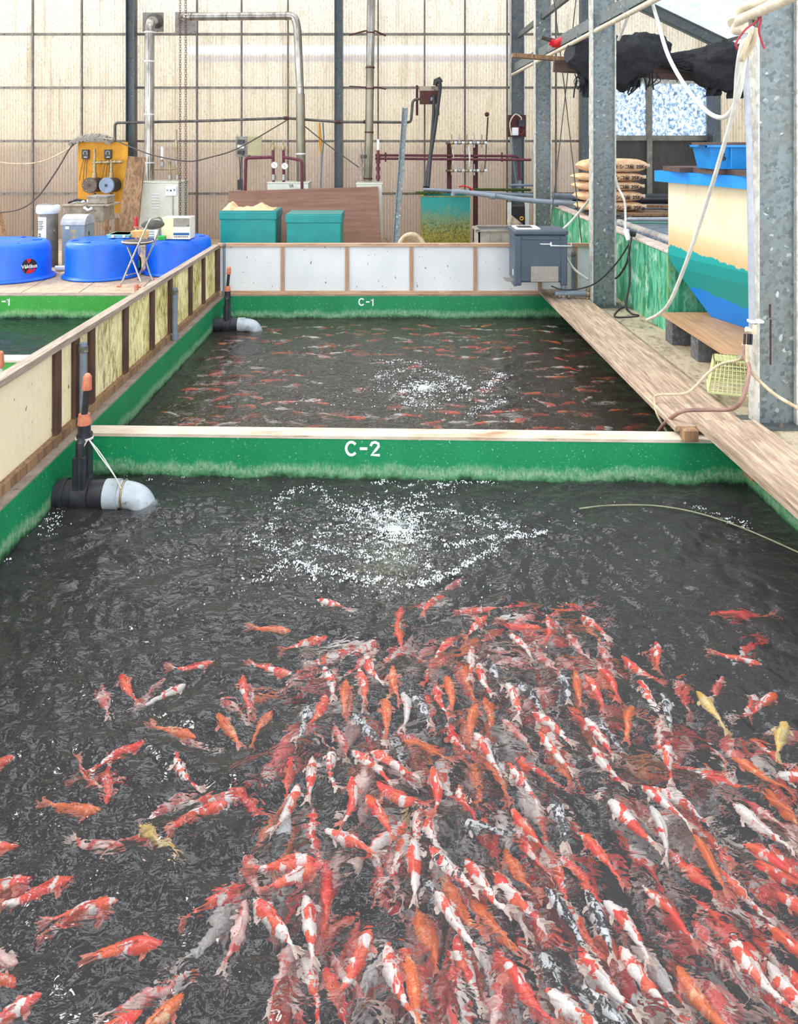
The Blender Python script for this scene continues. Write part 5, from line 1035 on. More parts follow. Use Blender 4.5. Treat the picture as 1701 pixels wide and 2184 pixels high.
o = thing('red_glove', 'red work gloves wrapped round two grey tubes by the far column top', 'gloves', P(1195, 85, 9.6)); m = MB(); m.tube(smoothpath([P(1172, 88, 9.7), P(1184, 92, 9.7), P(1200, 84, 9.6), P(1214, 78, 9.5)]), .045, 10, radii=None); m.tube(smoothpath([P(1176, 95, 9.7), P(1190, 96, 9.7), P(1200, 88, 9.6)]), .035, 10); m.build('glove', RED, o)
for dy in (0, 5): MB().cyl(P(1153, 78+dy*.4, 9.6), P(1190, 88+dy, 9.75), .02, n=10).build('tube', STEELP, o)
# ropes crossing between the columns
G_ = 'thin stay wires crossing between the two far columns'
for i, (x0_, x1_, y1_, lab) in enumerate(((1176, 1240, 520, 'thin wire slanting down to the right between the far columns'), (1232, 1172, 490, 'thin wire slanting down to the left between the far columns'))):
    wire('stay_wire', [P(x0_, -40, 10.0), P((x0_+x1_)/2, 230, 9.9), P(x1_, y1_, 9.7)], .007, WIRE, lab, 'wire', G_, 6)
# pipes, hoses at the near column
o = thing('drop_pipe', 'white vertical pipe clipped to the near column, fed by the overhead pipe', 'pipe', P(1605, 690, 4.55)); YC = 4.54
MB().tube([P(1584, 40, YC), P(1588, 130, YC), P(1597, 300, YC), P(1600, 500, YC), P(1603, 700, YC)], .0175, 14).build('pipe_run', pm('white_pipe', 'a9adb2', '8d9198', 10, rough=.4), o)
MB().cyl(P(1606, 690, YC), P(1606, 712, YC), .022, n=14).cyl(P(1590, 702, YC), P(1606, 706, YC), .016, n=12).build('end_tee', CREAMP, o)
for py in (685,): MB().box(P(1600, py+5, YC-.03), P(1620, py-5, YC+.02), .002).build('pipe_clip', WHITEP, o)
for px in (1588, 1596, 1602): MB().cyl(P(px, 712, YC-.01), P(px-1, 735, YC-.01), .008, n=8).build('hose_barb', BLACKP, o)
o = thing('overhead_pipe', 'cream overhead pipe pair elbowing at the top right corner', 'pipe', P(1600, 40, 4.3)); 
MB().tube(elbowpath([P(1572, 62, 4.60), P(1577, 42, 4.5), P(1600, 33, 4.3), P(1735, -30, 3.6)], .05), .030, 16).build('lower_pipe', CREAMP, o); MB().tube(elbowpath([P(1572, 30, 4.75), P(1590, 12, 4.6), P(1700, -20, 4.2)], .05), .028, 16).build('upper_pipe', CREAMP, o)
MB().cyl(P(1570, 62, 4.6), P(1590, 56, 4.5), .038, n=14).cyl(P(1563, 50, 4.7), P(1575, 34, 4.75), .036, n=14).cyl(P(1584, 52, 4.54), P(1584, 62, 4.54), .026, n=14).build('tee_fitting', CREAMP, o)
for px in (1600, 1609, 1616): MB().cyl(P(px, 42, 4.28), P(px, 60, 4.28), .011, n=10).build('air_tap', BARM, o)
wire('red_wire', [P(1618, 30, 4.2), P(1614, 45, 4.2), P(1590, 62, 4.2), P(1570, 90, 4.2), P(1572, 106, 4.22)], .006, REDROPE, 'short red tie wire curling left off the overhead pipe', 'wire', 'red tie wires on the overhead pipe')
wire('red_wire', [P(1616, 20, 4.18), P(1622, 40, 4.18), P(1618, 65, 4.2), P(1624, 90, 4.2), P(1630, 104, 4.2)], .006, REDROPE, 'short red tie wire hanging right on the near column web', 'wire', 'red tie wires on the overhead pipe')
wire('air_hose', [P(1602, 58, 4.25), P(1598, 80, 4.3), P(1582, 95, 4.3), P(1572, 150, 4.4), P(1565, 230, 4.6), P(1540, 320, 4.9), P(1510, 420, 5.2), P(1470, 540, 5.5), P(1430, 640, 5.8), P(1404, 670, 6.2), P(1380, 682, 6.6)], .0135, WHOSE, 'long white hose falling from the top right down to the floor by the green tank', 'hose', None, 10)
wire('air_hose', [P(1390, 5, 6.6), P(1402, 45, 6.4), P(1425, 120, 6.1), P(1465, 190, 5.8), P(1510, 240, 5.2), P(1548, 248, 4.8), P(1575, 200, 4.5), P(1586, 130, 4.4), P(1604, 62, 4.27)], .0155, WHOSE, 'white hose swagged from the eave beam across to the near column', 'hose', None, 10)
wire('air_hose', [P(1360, -20, 7.0), P(1335, 45, 7.3), P(1318, 85, 7.6)], .015, WHOSE, 'white hose dropping from the eave beam behind the middle column top', 'hose', None, 8)
wire('air_hose', [P(1610, 60, 4.26), P(1606, 90, 4.3), P(1585, 125, 4.35), P(1583, 118, 4.3), P(1600, 70, 4.25)], .013, HOSE, 'folded cream hose loop tied beside the near column top', 'hose', None, 8)
wire('air_hose', [P(1180, 505, 8.5), P(1215, 475, 8.6), P(1245, 440, 8.4), P(1256, 425, 8.2)], .014, WHOSE, 'white hose running from the feeder top to the middle column', 'hose', None, 8)
wire('air_hose', [P(1205, 545, 8.3), P(1225, 575, 8.2), P(1254, 596, 8.1)], .014, WHOSE, 'white hose slanting between the feeder and the middle column foot', 'hose', None, 8)
wire('air_hose', [P(1588, 735, 4.52), P(1587, 760, 4.5), P(1596, 780, 4.45), P(1596, 800, 4.4), P(1583, 850, 4.35), P(1560, 872, 4.4), P(1510, 874, 4.5), P(1460, 876, 4.5), P(1435, 888, 4.55), P(1415, 905, 4.62), P(1398, 928, 4.72)], .0115, MAUVE, 'mauve hose from the drop pipe crossing the plank into the far basin', 'hose', None, 10)
wire('air_hose', [P(1584, 735, 4.55), P(1580, 765, 4.7), P(1540, 775, 4.9), P(1510, 795, 4.95), P(1478, 828, 4.9), P(1455, 840, 4.85), P(1405, 842, 4.85), P(1395, 852, 4.85), P(1402, 885, 4.75), P(1425, 925, 4.72)], .0085, HOSE, 'thin beige hose looping over the plank edge into the far basin', 'hose', None, 10)
wire('air_hose', [P(1592, 735, 4.5), P(1594, 780, 4.46), P(1612, 805, 4.42), P(1650, 840, 4.3), P(1700, 870, 4.1), P(1740, 890, 3.9)], .010, HOSE, 'pale hose from the drop pipe running right across the near column', 'hose', None, 10)
wire('air_hose', [G(1235, 1085, WZ+.01), G(1300, 1078, WZ+.012), G(1400, 1079, WZ+.012), G(1490, 1095, WZ+.012), G(1580, 1125, WZ+.012), G(1701, 1178, WZ+.01), G(1760, 1210, WZ+.01)], .0042, pm('olive_hose', '8a8a6c', '6c6c54', 12), 'thin olive hose floating in an arc on the near basin water', 'hose', None, 8)
# ================================================================ WATER
def water_mat(name, murk_sheen, frac):
    t = NT(name); t.t.nodes.remove(t.b)
    g = t.n('NewGeometry'); pos = g.outputs['Position']
    n1 = t.noise(t.map((1.0,1.5,1), pos), 14, 2, .5, .8); n2 = t.noise(t.map((1,1.4,1), pos), 42, 1, .5, .4)
    hh = t.math('ADD', n1, t.math('MULTIPLY', n2, .22))
    bp = t.n('Bump'); bp.inputs['Strength'].default_value = .5; bp.inputs['Distance'].default_value = .022; t.l(hh, bp.inputs['Height'])
    gl = t.n('BsdfGlass'); gl.inputs['IOR'].default_value = 1.333; gl.inputs['Roughness'].default_value = .0; gl.inputs['Color'].default_value = (.95, .98, .97, 1); t.l(bp.outputs[0], gl.inputs['Normal'])
    df = t.n('BsdfDiffuse'); df.inputs[0].default_value = (*hexc(murk_sheen), 1)
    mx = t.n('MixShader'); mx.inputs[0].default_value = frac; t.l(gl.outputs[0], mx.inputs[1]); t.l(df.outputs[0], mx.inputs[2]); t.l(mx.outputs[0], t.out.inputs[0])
    ab = t.n('VolumeAbsorption'); ab.inputs['Color'].default_value = (*hexc('a8a2a0'), 1); ab.inputs['Density'].default_value = 2.2; t.l(ab.outputs[0], t.out.inputs['Volume'])
    return t.m
WATER = water_mat('basin_water', 'a39c9a', .072)  # grey diffuse share: turbidity plus sky reflection put into the colour
WATERF = water_mat('brown_basin_water', 'a08f82', .075)  # browner diffuse share: turbidity plus the back wall's reflection painted in
WATERG = water_mat('green_basin_water', '2c5a48', .10)
rng = np.random.default_rng(5)
def waves(X, Y, seed, amp, centres):
    r = np.random.default_rng(seed); Z = np.zeros_like(X)
    wx_ = X + .05*np.sin(3.1*Y+1.3*X) + .03*np.sin(9*Y-4*X); wy_ = Y + .05*np.sin(2.7*X-1.1*Y) + .03*np.sin(7*X+5*Y)
    for i in range(60):
        lam = .028*(14**r.random()); th = r.normal(.0, 1.0)+math.pi/2*(r.random() < .75); k = 2*math.pi/lam
        a = amp*lam**.95/6
        Z += a*np.sin(k*(math.cos(th)*wx_+math.sin(th)*wy_)+r.random()*7)*(0.6+.4*np.sin(r.random()*3*X+r.random()*3*Y+r.random()*6))
    for cx_, cy_, a, lam, ext in centres:
        R = np.hypot(X-cx_, (Y-cy_)); Z += a*np.sin(R*2*math.pi/lam)*np.exp(-(R/ext)**2)
    return Z
def water(name, x0, x1, yf0, yf1, step, seed, amp, centres, label, wm):
    nx = int((x1-x0)/step); ny = int((yf1(0)-yf0(0))/step)
    u = np.linspace(0, 1, nx+1); v = np.linspace(0, 1, ny+1); U, W = np.meshgrid(u, v)
    X = x0+(x1-x0)*U; Y0 = yf0(X); Y1 = yf1(X); Y = Y0+(Y1-Y0)*W
    Z = WZ + waves(X, Y, seed, amp, centres)
    edge = np.minimum.reduce([U*nx, (1-U)*nx, W*ny, (1-W)*ny]); 
    vs = np.stack([X.ravel(), Y.ravel(), Z.ravel()], 1); n = len(vs)
    idx = np.arange(n).reshape(ny+1, nx+1)
    q = np.stack([idx[:-1,:-1].ravel(), idx[:-1,1:].ravel(), idx[1:,1:].ravel(), idx[1:,:-1].ravel()], 1)
    ring = list(idx[0,:]) + list(idx[1:,-1]) + list(idx[-1,-2::-1]) + list(idx[-2:0:-1,0])
    low = vs[ring].copy(); low[:,2] = -1.32; allv = np.concatenate([vs, low]); m = len(ring)
    side = [(ring[i], n+i, n+(i+1) % m, ring[(i+1) % m]) for i in range(m)]
    faces = [tuple(int(a) for a in f) for f in q] + [tuple(int(a) for a in f) for f in side] + [tuple(int(n+m-1-i) for i in range(m))]
    me = bpy.data.meshes.new(name); c0_ = np.array([(x0+x1)/2, (yf0(0)+yf1(0))/2, WZ])
    me.from_pydata([tuple(p) for p in (allv-c0_)], [], faces); me.materials.append(wm)
    sm = [True]*len(q)+[False]*(m+1); me.polygons.foreach_set('use_smooth', sm); me.update()
    o = bpy.data.objects.new(name, me); o.location = c0_; col.objects.link(o)
    tag(o, label, 'water'); return stuff(o)
STEP = .009
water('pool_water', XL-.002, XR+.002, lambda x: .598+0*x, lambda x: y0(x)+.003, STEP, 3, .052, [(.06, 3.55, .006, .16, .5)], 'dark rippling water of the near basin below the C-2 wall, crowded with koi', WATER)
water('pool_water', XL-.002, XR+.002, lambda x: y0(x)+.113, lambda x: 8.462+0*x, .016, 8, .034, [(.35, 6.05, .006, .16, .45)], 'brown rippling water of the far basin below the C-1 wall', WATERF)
water('pool_water', -8.4, -1.998, lambda x: 6.118+0*x, lambda x: 8.462+0*x, .03, 12, .03, [], 'dark green water of the neighbouring basin, seen behind the yellowed fence', WATERG)
# foam and bubbles: little floating half-spheres strewn along streaks
def foam(name, pts, seed, label, zf=None, mat=None):
    r = random.Random(seed); m = MB(); prof = [(1, -.3), (.8, .45), (.35, .85)]
    vs, fs = [], []
    for (x, y, rad) in pts:
        o = len(vs); z = WZ+.004 if zf is None else zf(r)
        for k in range(6):
            a = k*math.pi/3; vs.append((x+rad*math.cos(a), y+rad*math.sin(a), z-.002))
        for k in range(6):
            a = k*math.pi/3+.3; vs.append((x+.6*rad*math.cos(a), y+.6*rad*math.sin(a), z+rad*.7))
        vs.append((x, y, z+rad*.95))
        fs += [(o+k, o+(k+1) % 6, o+6+(k+1) % 6, o+6+k) for k in range(6)] + [(o+6+k, o+6+(k+1) % 6, o+12) for k in range(6)] + [(o+5,o+4,o+3,o+2,o+1,o)]
    m.add(vs, fs, True); o = m.build(name, mat or FOAM); tag(o, label, 'foam'); return stuff(o)
FOAM = pm('water_foam', 'e8eeee', 'd2dcdc', 20, rough=.25, bump=0)
def clump(pts, r, k=5, sd=.007):
    out = []
    for x, y, rad in pts:
        for _ in range(r.randint(1, k)): out.append((x+r.gauss(0, sd), y+r.gauss(0, sd*.8), rad*r.uniform(.45, 1.0)))
    return out
def streak(pts, n, wid, r, rmin=.0018, rmax=.0055):
    n = int(n*.42); wid = wid*1.6
    g_ = [G(x, y, WZ) for x, y in pts]; g_ = smoothpath(g_, 8); out = []
    L = [0]
    for a, b in zip(g_, g_[1:]): L.append(L[-1]+(b-a).length)
    for _ in range(n):
        cl = r.random(); s_ = L[-1]*min(1, max(0, round(cl*14)/14+r.gauss(0, .035)))
        i = max(j for j in range(len(L)) if L[j] <= s_+1e-9); i = min(i, len(g_)-2)
        p = g_[i].lerp(g_[i+1], (s_-L[i])/max(1e-6, L[i+1]-L[i]))
        out.append((p.x+r.gauss(0, wid), p.y+r.gauss(0, wid), r.uniform(rmin, rmax)))
    return out
def patch(px, py, rx, ry, n, r, rmin=.003, rmax=.007):
    out = []
    for _ in range(n):
        a = r.random()*6.283; q = abs(r.gauss(0, .55)); g_ = G(px+rx*q*math.cos(a), py+ry*q*math.sin(a), WZ); out.append((g_.x, g_.y, r.uniform(rmin, rmax)))
    return out
r = random.Random(4); pts = patch(845, 1128, 105, 62, 700, r, .002, .0055) + patch(800, 1100, 80, 30, 120, r, .002, .005)
for s_, n, w_ in (([(560,1240),(640,1160),(700,1130),(780,1080),(880,1062),(965,1032)], 420, .020), ([(665,1165),(720,1176),(800,1186),(880,1200),(930,1215)], 260, .014),
    ([(845,1250),(900,1243),(960,1225),(1020,1192),(1080,1150),(1160,1134)], 420, .010), ([(588,1130),(592,1080),(630,1045),(690,1044),(700,1072),(760,1090)], 240, .014),
    ([(620,1180),(650,1215),(720,1228),(780,1240),(838,1252)], 330, .018), ([(905,1075),(970,1098),(1010,1112),(1080,1128)], 150, .014), ([(950,1165),(1010,1155),(1060,1142)], 120, .008),
    ([(780,1028),(870,1036),(940,1034),(1000,1028),(1060,1032)], 150, .012), ([(1030,1080),(1060,1110),(1110,1130)], 90, .012), ([(540,1140),(590,1170),(640,1200),(700,1225)], 160, .02),
    ([(150,1050),(215,1060),(270,1054)], 90, .02), ([(90,1150),(130,1090),(150,1060)], 110, .02), ([(1470,1080),(1520,1095),(1560,1110),(1600,1125)], 80, .015), ([(330,1020),(500,1012),(700,1014),(900,1020)], 90, .012), ([(0,1200),(40,1150),(90,1095)], 90, .015)):
    pts += streak(s_, n, w_, r)
pts = clump(pts, r, 6)
for _ in range(900):
    g_ = G(r.gauss(760, 210), r.gauss(1160, 75), WZ)
    if XL+.05 < g_.x < XR-.05 and g_.y < y0(g_.x)-.03: pts.append((g_.x, g_.y, r.uniform(.0012, .0035)))
pts = [p for p in pts if XL+.01 < p[0] < XR-.01 and p[1] < y0(p[0])-.01]
foam('foam', pts, 1, 'white bubbly foam and streaks over the aerator in the near basin')
pts = patch(905, 828, 75, 22, 260, r, .003, .008)
for s_, n, w_ in (([(810,798),(870,790),(950,800),(1000,830)], 170, .02), ([(800,812),(830,800)], 60, .02), ([(1035,838),(1050,815),(1072,803),(1062,796)], 130, .016), ([(1000,885),(1040,868),(1085,855)], 90, .02), ([(840,840),(880,862),(940,860)], 90, .02), ([(960,855),(1000,842),(1080,850)], 60, .02), ([(810,775),(860,770),(920,778)], 60, .03)):
    pts += streak(s_, n, w_, r, .003, .007)
pts = clump(pts, r, 6, .012)
for _ in range(200):
    g_ = G(r.gauss(900, 110), r.gauss(830, 28), WZ); pts.append((g_.x, g_.y, r.uniform(.003, .006)))
pts = [p for p in pts if p[1] > y0(p[0])+.14]
foam('foam', pts, 2, 'white foam ring over the aerator in the far basin')
BUB = pm('rising_bubbles', 'b9b99a', 'a3a487', 20, rough=.4, bump=0)
pts = []
for _ in range(5000):
    a = r.random()*6.283; q = abs(r.gauss(0, .5)); g_ = G(838+95*q*math.cos(a), 1165+95*q*math.sin(a), WZ); pts.append((g_.x, g_.y, r.uniform(.002, .007)))
foam('rising_bubbles', pts, 3, 'pale olive plume of air bubbles rising under the foam in the near basin', lambda q: WZ-.03-abs(q.gauss(0, .12)), BUB)
pts = []
for _ in range(500):
    a = r.random()*6.283; q = abs(r.gauss(0, .5)); g_ = G(900+70*q*math.cos(a), 850+22*q*math.sin(a), WZ); pts.append((g_.x, g_.y, r.uniform(.003, .007)))
foam('rising_bubbles', pts, 6, 'pale plume of air bubbles rising under the foam in the far basin', lambda q: WZ-.03-abs(q.gauss(0, .12)), BUB)
# ================================================================ KOI
def koi_mat(name, kind):
    t = NT(name); oi = t.n('ObjectInfo'); rnd = oi.outputs['Random']
    vec = t.n('VectorMath', operation='ADD'); t.l(t.tc.outputs['Object'], vec.inputs[0])
    cb = t.n('CombineXYZ'); t.l(t.math('MULTIPLY', rnd, 57), cb.inputs[0]); t.l(t.math('MULTIPLY', rnd, 31), cb.inputs[1]); t.l(cb.outputs[0], vec.inputs[1])
    v = vec.outputs[0]
    n1 = t.noise(t.map((1,1,.4), v), 6.2, 3, .5, .3); n2 = t.noise(t.map((1,1,.5), v), 11, 3, .6, .5); n3 = t.noise(v, 5, 2, .5)
    sc_ = t.n('TexVoronoi'); sc_.inputs['Scale'].default_value = 95; t.l(v, sc_.inputs['Vector'])
    white, red, org, blk = hexc('fbf2ec'), hexc('f8281e'), hexc('fd5c22'), hexc('15161a')
    rc = t.mix(t.ramp(n3, ((.40, (0,0,0)), (.60, (1,1,1)))), red, org)
    if kind == 'kohaku': c = t.mix(t.ramp(n1, ((.50, (0,0,0)), (.53, (1,1,1)))), white, rc)
    elif kind == 'white': c = t.mix(t.ramp(n1, ((.60, (0,0,0)), (.64, (1,1,1)))), hexc('ece8e4'), rc)
    elif kind == 'red': c = t.mix(t.ramp(n1, ((.40, (0,0,0)), (.45, (1,1,1)))), white, rc)
    elif kind == 'orange': c = t.mix(t.ramp(n1, ((.30, (0,0,0)), (.42, (1,1,1)))), hexc('f8c890'), hexc('f06a14'))
    elif kind == 'tricolour':
        c = t.mix(t.ramp(n1, ((.50, (0,0,0)), (.53, (1,1,1)))), white, rc); c = t.mix(t.ramp(n2, ((.56, (0,0,0)), (.60, (1,1,1)))), c, blk)
    elif kind == 'blackwhite': c = t.mix(t.ramp(n2, ((.46, (0,0,0)), (.50, (1,1,1)))), hexc('e4e6ea'), blk)
    elif kind == 'black': c = t.mix(t.ramp(n2, ((.58, (0,0,0)), (.66, (1,1,1)))), hexc('111214'), hexc('7a5524'))
    elif kind == 'yellow': c = t.mix(t.ramp(n1, ((.4, (0,0,0)), (.6, (1,1,1)))), hexc('f0c040'), hexc('f6dc98'))
    elif kind == 'pink': c = t.mix(t.ramp(n1, ((.44, (0,0,0)), (.56, (1,1,1)))), hexc('f8d2ca'), hexc('ea524a'))
    c = t.mix(t.ramp(sc_.outputs['Distance'], ((.3, (0,0,0)), (.7, (.22,.22,.22)))), c, hexc('a03828') if kind not in ('black', 'blackwhite') else hexc('303038'))
    t.base(c); t.b.inputs['Roughness'].default_value = .35; return t.m
KINDS = ['kohaku', 'white', 'red', 'orange', 'tricolour', 'blackwhite', 'black', 'yellow', 'pink']
KM = {k: koi_mat('koi_'+k, k) for k in KINDS}
FINM = {}
for k, h in (('pale', 'f0d8cc'), ('red', 'e88068'), ('dark', '3a3a42'), ('yellow', 'ecd090')):
    FINM[k] = pm('koi_fin_'+k, h, h, 40, rough=.4, bump=.0, trans=.3)
FINOF = {'kohaku': 'pale', 'white': 'pale', 'red': 'red', 'orange': 'red', 'tricolour': 'pale', 'blackwhite': 'pale', 'black': 'dark', 'yellow': 'yellow', 'pink': 'pale'}
EYE = pm('koi_eye', '0c0c0e', '0c0c0e', 20, rough=.2, bump=0)
# unit koi: length 1 along -y, snout at the origin end (+y .5), back up
def spine(bend, s):                      # s 0 snout .. 1 tail root ; gives x, y, heading
    a = bend*(s**2)*1.0 + bend*.15*math.sin(s*3.0)
    return a
def koi_meshes(bend, tag_):
    n = 22; pts = []; x = 0.0; y = .5; L = .80; hd = 0.0
    prof = [(0, .012), (.03, .034), (.08, .052), (.16, .068), (.28, .080), (.40, .084), (.55, .074), (.70, .054), (.84, .034), (.94, .022), (1.0, .020)]
    def w(s):
        for (a, b), (c, d) in zip(prof, prof[1:]):
            if s <= c: return b+(d-b)*(s-a)/(c-a)
        return prof[-1][1]
    ctr = []
    for i in range(n+1):
        s = i/n; hd = -bend*.25 + bend*1.25*s**1.6; ctr.append((x, y, hd, s)); x += math.sin(hd)*L/n; y -= math.cos(hd)*L/n
    m = MB(); k = 14; vs = []
    for (cx_, cy_, h_, s) in ctr:
        ww = w(s); hh = ww*(1.0+.35*math.sin(math.pi*min(1, s*1.1))) if s < .9 else ww*1.5
        for j in range(k):
            a = 2*math.pi*j/k; lx = math.cos(a)*ww; lz = math.sin(a)*hh*(1.0 if math.sin(a) > 0 else .85)
            vs.append((cx_+lx*math.cos(h_), cy_+lx*math.sin(h_), lz))
    fs = [(i*k+j, i*k+(j+1) % k, (i+1)*k+(j+1) % k, (i+1)*k+j) for i in range(n) for j in range(k)]
    m.add(vs, fs, True); m.add(vs, [tuple(range(k))[::-1], tuple(range(n*k, n*k+k))])
    body = m
    def at_(s):
        i = min(n-1, int(s*n)); return ctr[i]
    def loc(s, lx, ly, lz):
        cx_, cy_, h_, _ = at_(s); return (cx_+lx*math.cos(h_)+ly*math.sin(h_), cy_+lx*math.sin(h_)-ly*math.cos(h_), lz)
    # tail fin, forked, vertical blade leaning with the beat
    tl = MB(); e = .999; lean = .05
    pr = [loc(e, 0, -.03, .0), loc(e, lean*.6, .09, .075), loc(e, lean, .205, .115), loc(e, lean*.7, .12, .0), loc(e, lean, .20, -.10), loc(e, lean*.6, .09, -.07)]
    off = V((.004, 0, 0)); tl.add([V(p)-off for p in pr]+[V(p)+off for p in pr], [(0,1,2,3), (0,3,4,5), (9,8,7,6), (11,10,9,6)]+[(i, (i+1) % 6, 6+(i+1) % 6, 6+i) for i in range(6)])
    # horizontal spread lobes make the fork readable from above
    pr = [loc(e, -.012, -.04, .012), loc(e, -.055, .10, .02), loc(e, -.075, .19, .01), loc(e, -.01, .115, .018), loc(e, .065, .19, .01), loc(e, .05, .10, .02), loc(e, .012, -.04, .012)]
    off = V((0, 0, .003)); tl.add([V(p)-off for p in pr]+[V(p)+off for p in pr], [(0,1,2,3), (0,3,6), (3,4,5,6), (10,9,8,7), (13,10,7), (13,12,11,10)]+[(i, (i+1) % 7, 7+(i+1) % 7, 7+i) for i in range(7)])
    pf = []
    for sg in (-1, 1):
        p = MB(); q = [loc(.22, sg*.055, 0, -.03), loc(.22, sg*.105, .015, -.028), loc(.22, sg*.145, .07, -.034), loc(.22, sg*.135, .10, -.036), loc(.22, sg*.085, .075, -.034), loc(.24, sg*.05, .03, -.03)]
        off = V((0, 0, .003)); p.add([V(a)-off for a in q]+[V(a)+off for a in q], [tuple(range(6)), tuple(range(11, 5, -1))]+[(i, (i+1) % 6, 6+(i+1) % 6, 6+i) for i in range(6)]); pf.append(p)
    ds = MB(); q = []
    for i in range(6):
        s = .36+.30*i/5; q.append((loc(s, 0, 0, w(s)*1.25), loc(s, .012, .02, w(s)*1.25+.055*(1-i/6.5))))
    vs = []
    for a, b in q:
        vs += [V(a)-V((.003,0,0)), V(a)+V((.003,0,0)), V(b)+V((.002,0,0)), V(b)-V((.002,0,0))]
    ds.add(vs, [(4*i+k_, 4*i+(k_+1) % 4, 4*i+4+(k_+1) % 4, 4*i+4+k_) for i in range(5) for k_ in range(4)]+[(0,1,2,3), (23,22,21,20)])
    ey = MB()
    for sg in (-1, 1): ey.sphere(loc(.085, sg*.047, 0, .018), .009, 6, 4)
    return dict(body=body, tail=tl, pec=pf, dorsal=ds, eyes=ey)
def mesh_of(mb, name, matcount=1):
    ob = mb.build(name, KM['red'], origin=(0,0,0)); me = ob.data; bpy.data.objects.remove(ob); return me
BENDS = [-.95, -.5, -.2, 0.0, .2, .5, .95]
KPROTO = []
for b in BENDS:
    d = koi_meshes(b, ''); KPROTO.append(dict(body=mesh_of(d['body'], 'koi_body'), tail=mesh_of(d['tail'], 'tail_fin'), pec=[mesh_of(p, 'pectoral_fin') for p in d['pec']], dorsal=mesh_of(d['dorsal'], 'dorsal_fin'), eyes=mesh_of(d['eyes'], 'eyes'), raw=d))
def part(name, me, mat, parent):
    o = bpy.data.objects.new(name, me); col.objects.link(o); o.parent = parent
    o.material_slots[0].link = 'OBJECT'; o.material_slots[0].material = mat; return o
# head and tail pixels of the fish one can pick out, zoom by zoom: origin x, y, scale, then list
HERO = []
def hero(ox, oy, s, txt):
    for it in txt.split(';'):
        it = it.strip()
        if it:
            k, a, b, c, d = it.split(','); HERO.append((k.strip(), ox+float(a)/s, oy+float(b)/s, ox+float(c)/s, oy+float(d)/s))
hero(500, 1000, 2.126, 'P,1030,495,940,560;P,975,580,840,612;R,950,605,850,675;P,1140,590,1005,598;P,1205,600,1370,612;K,375,620,550,675;O,255,760,80,750;R,1188,660,1085,672;P,1352,662,1265,725;R,415,790,190,862;B,1035,675,990,745;R,1142,700,1082,757;P,1218,702,1135,750;P,1470,695,1415,770;R,1390,755,1290,745;K,1335,755,1425,860;K,1570,690,1701,800;R,742,715,745,775;O,1100,778,1038,825;R,1000,798,940,855;R,957,848,900,910;K,890,893,925,985;K,1075,843,1070,935;S,1150,880,1190,985;K,595,870,625,945;R,565,940,595,1050;O,510,988,500,1070;T,405,925,445,1025;R,35,973,52,1070;R,255,962,130,938;K,655,890,775,825;R,815,860,880,858;O,718,938,725,995;K,1245,780,1335,860;S,1490,938,1500,1005;O,1545,950,1555,1020;P,1435,1000,1345,1050;P,520,830,430,860;P,650,770,560,830;R,690,780,760,800;O,950,740,960,790;P,1030,640,1090,690;K,1110,910,1130,1000;P,1640,790,1700,880;R,1650,930,1700,1000;R,380,860,310,900;P,480,880,400,905;P,1360,830,1440,900;P,1180,850,1260,860;R,1590,970,1640,1040;P,1010,870,1040,950;O,1040,900,1060,975')
hero(600, 1400, 2.835, 'K,470,112,512,270;O,400,182,402,300;O,685,110,668,185;R,900,55,940,160;S,778,248,862,372;W,735,258,752,345;R,868,222,888,320;R,935,208,962,330;O,982,158,1015,250;O,628,308,632,405;O,1240,240,1255,340;O,1180,328,1145,460;O,1215,340,1235,450;K,1360,208,1435,355;S,1420,200,1500,280;R,1640,200,1500,275;R,1005,408,1085,525;K,1165,512,1240,620;K,1515,385,1700,520;K,1560,508,1700,690;O,1160,568,1190,735;O,1212,610,1345,795;O,738,552,885,615;R,690,440,775,490;S,600,440,700,560;S,425,395,545,515;T,310,585,300,775;K,182,643,178,805;K,425,620,565,725;K,540,618,705,712;K,945,588,1030,745;R,912,718,938,865;R,880,640,735,672;O,1335,562,1340,705;T,1372,698,1492,855;K,95,815,40,965;R,508,875,625,1045;R,565,822,685,882;R,198,938,198,1065;T,895,932,932,1115;K,835,898,828,1045;K,765,1050,712,1235;K,250,1112,525,1205;R,565,1055,605,1295;K,800,1160,802,1295;S,1085,1048,1300,1110;O,1330,1128,1392,1215;T,885,1205,975,1295;R,1388,975,1482,1095;R,1205,915,1255,1045;K,1555,1145,1690,1335;S,1635,888,1695,1065;R,195,1280,80,1302;R,255,1308,135,1362;R,640,915,662,965;R,430,775,420,875;Y,782,760,765,850;P,160,310,210,420;P,300,420,380,540;R,265,270,230,370;S,160,330,150,400;P,480,330,520,400;O,770,430,820,490;P,560,580,640,640;P,50,600,20,760;P,1080,760,1130,900;P,1430,620,1530,680;P,1270,1300,1340,1400;K,1120,1270,1200,1400;P,1460,1030,1520,1100;O,860,850,800,960;P,1060,460,1110,540;S,1220,510,1280,590;P,1340,370,1420,470;P,640,1100,690,1250;B,1040,900,1060,1030;B,1150,800,1190,930')
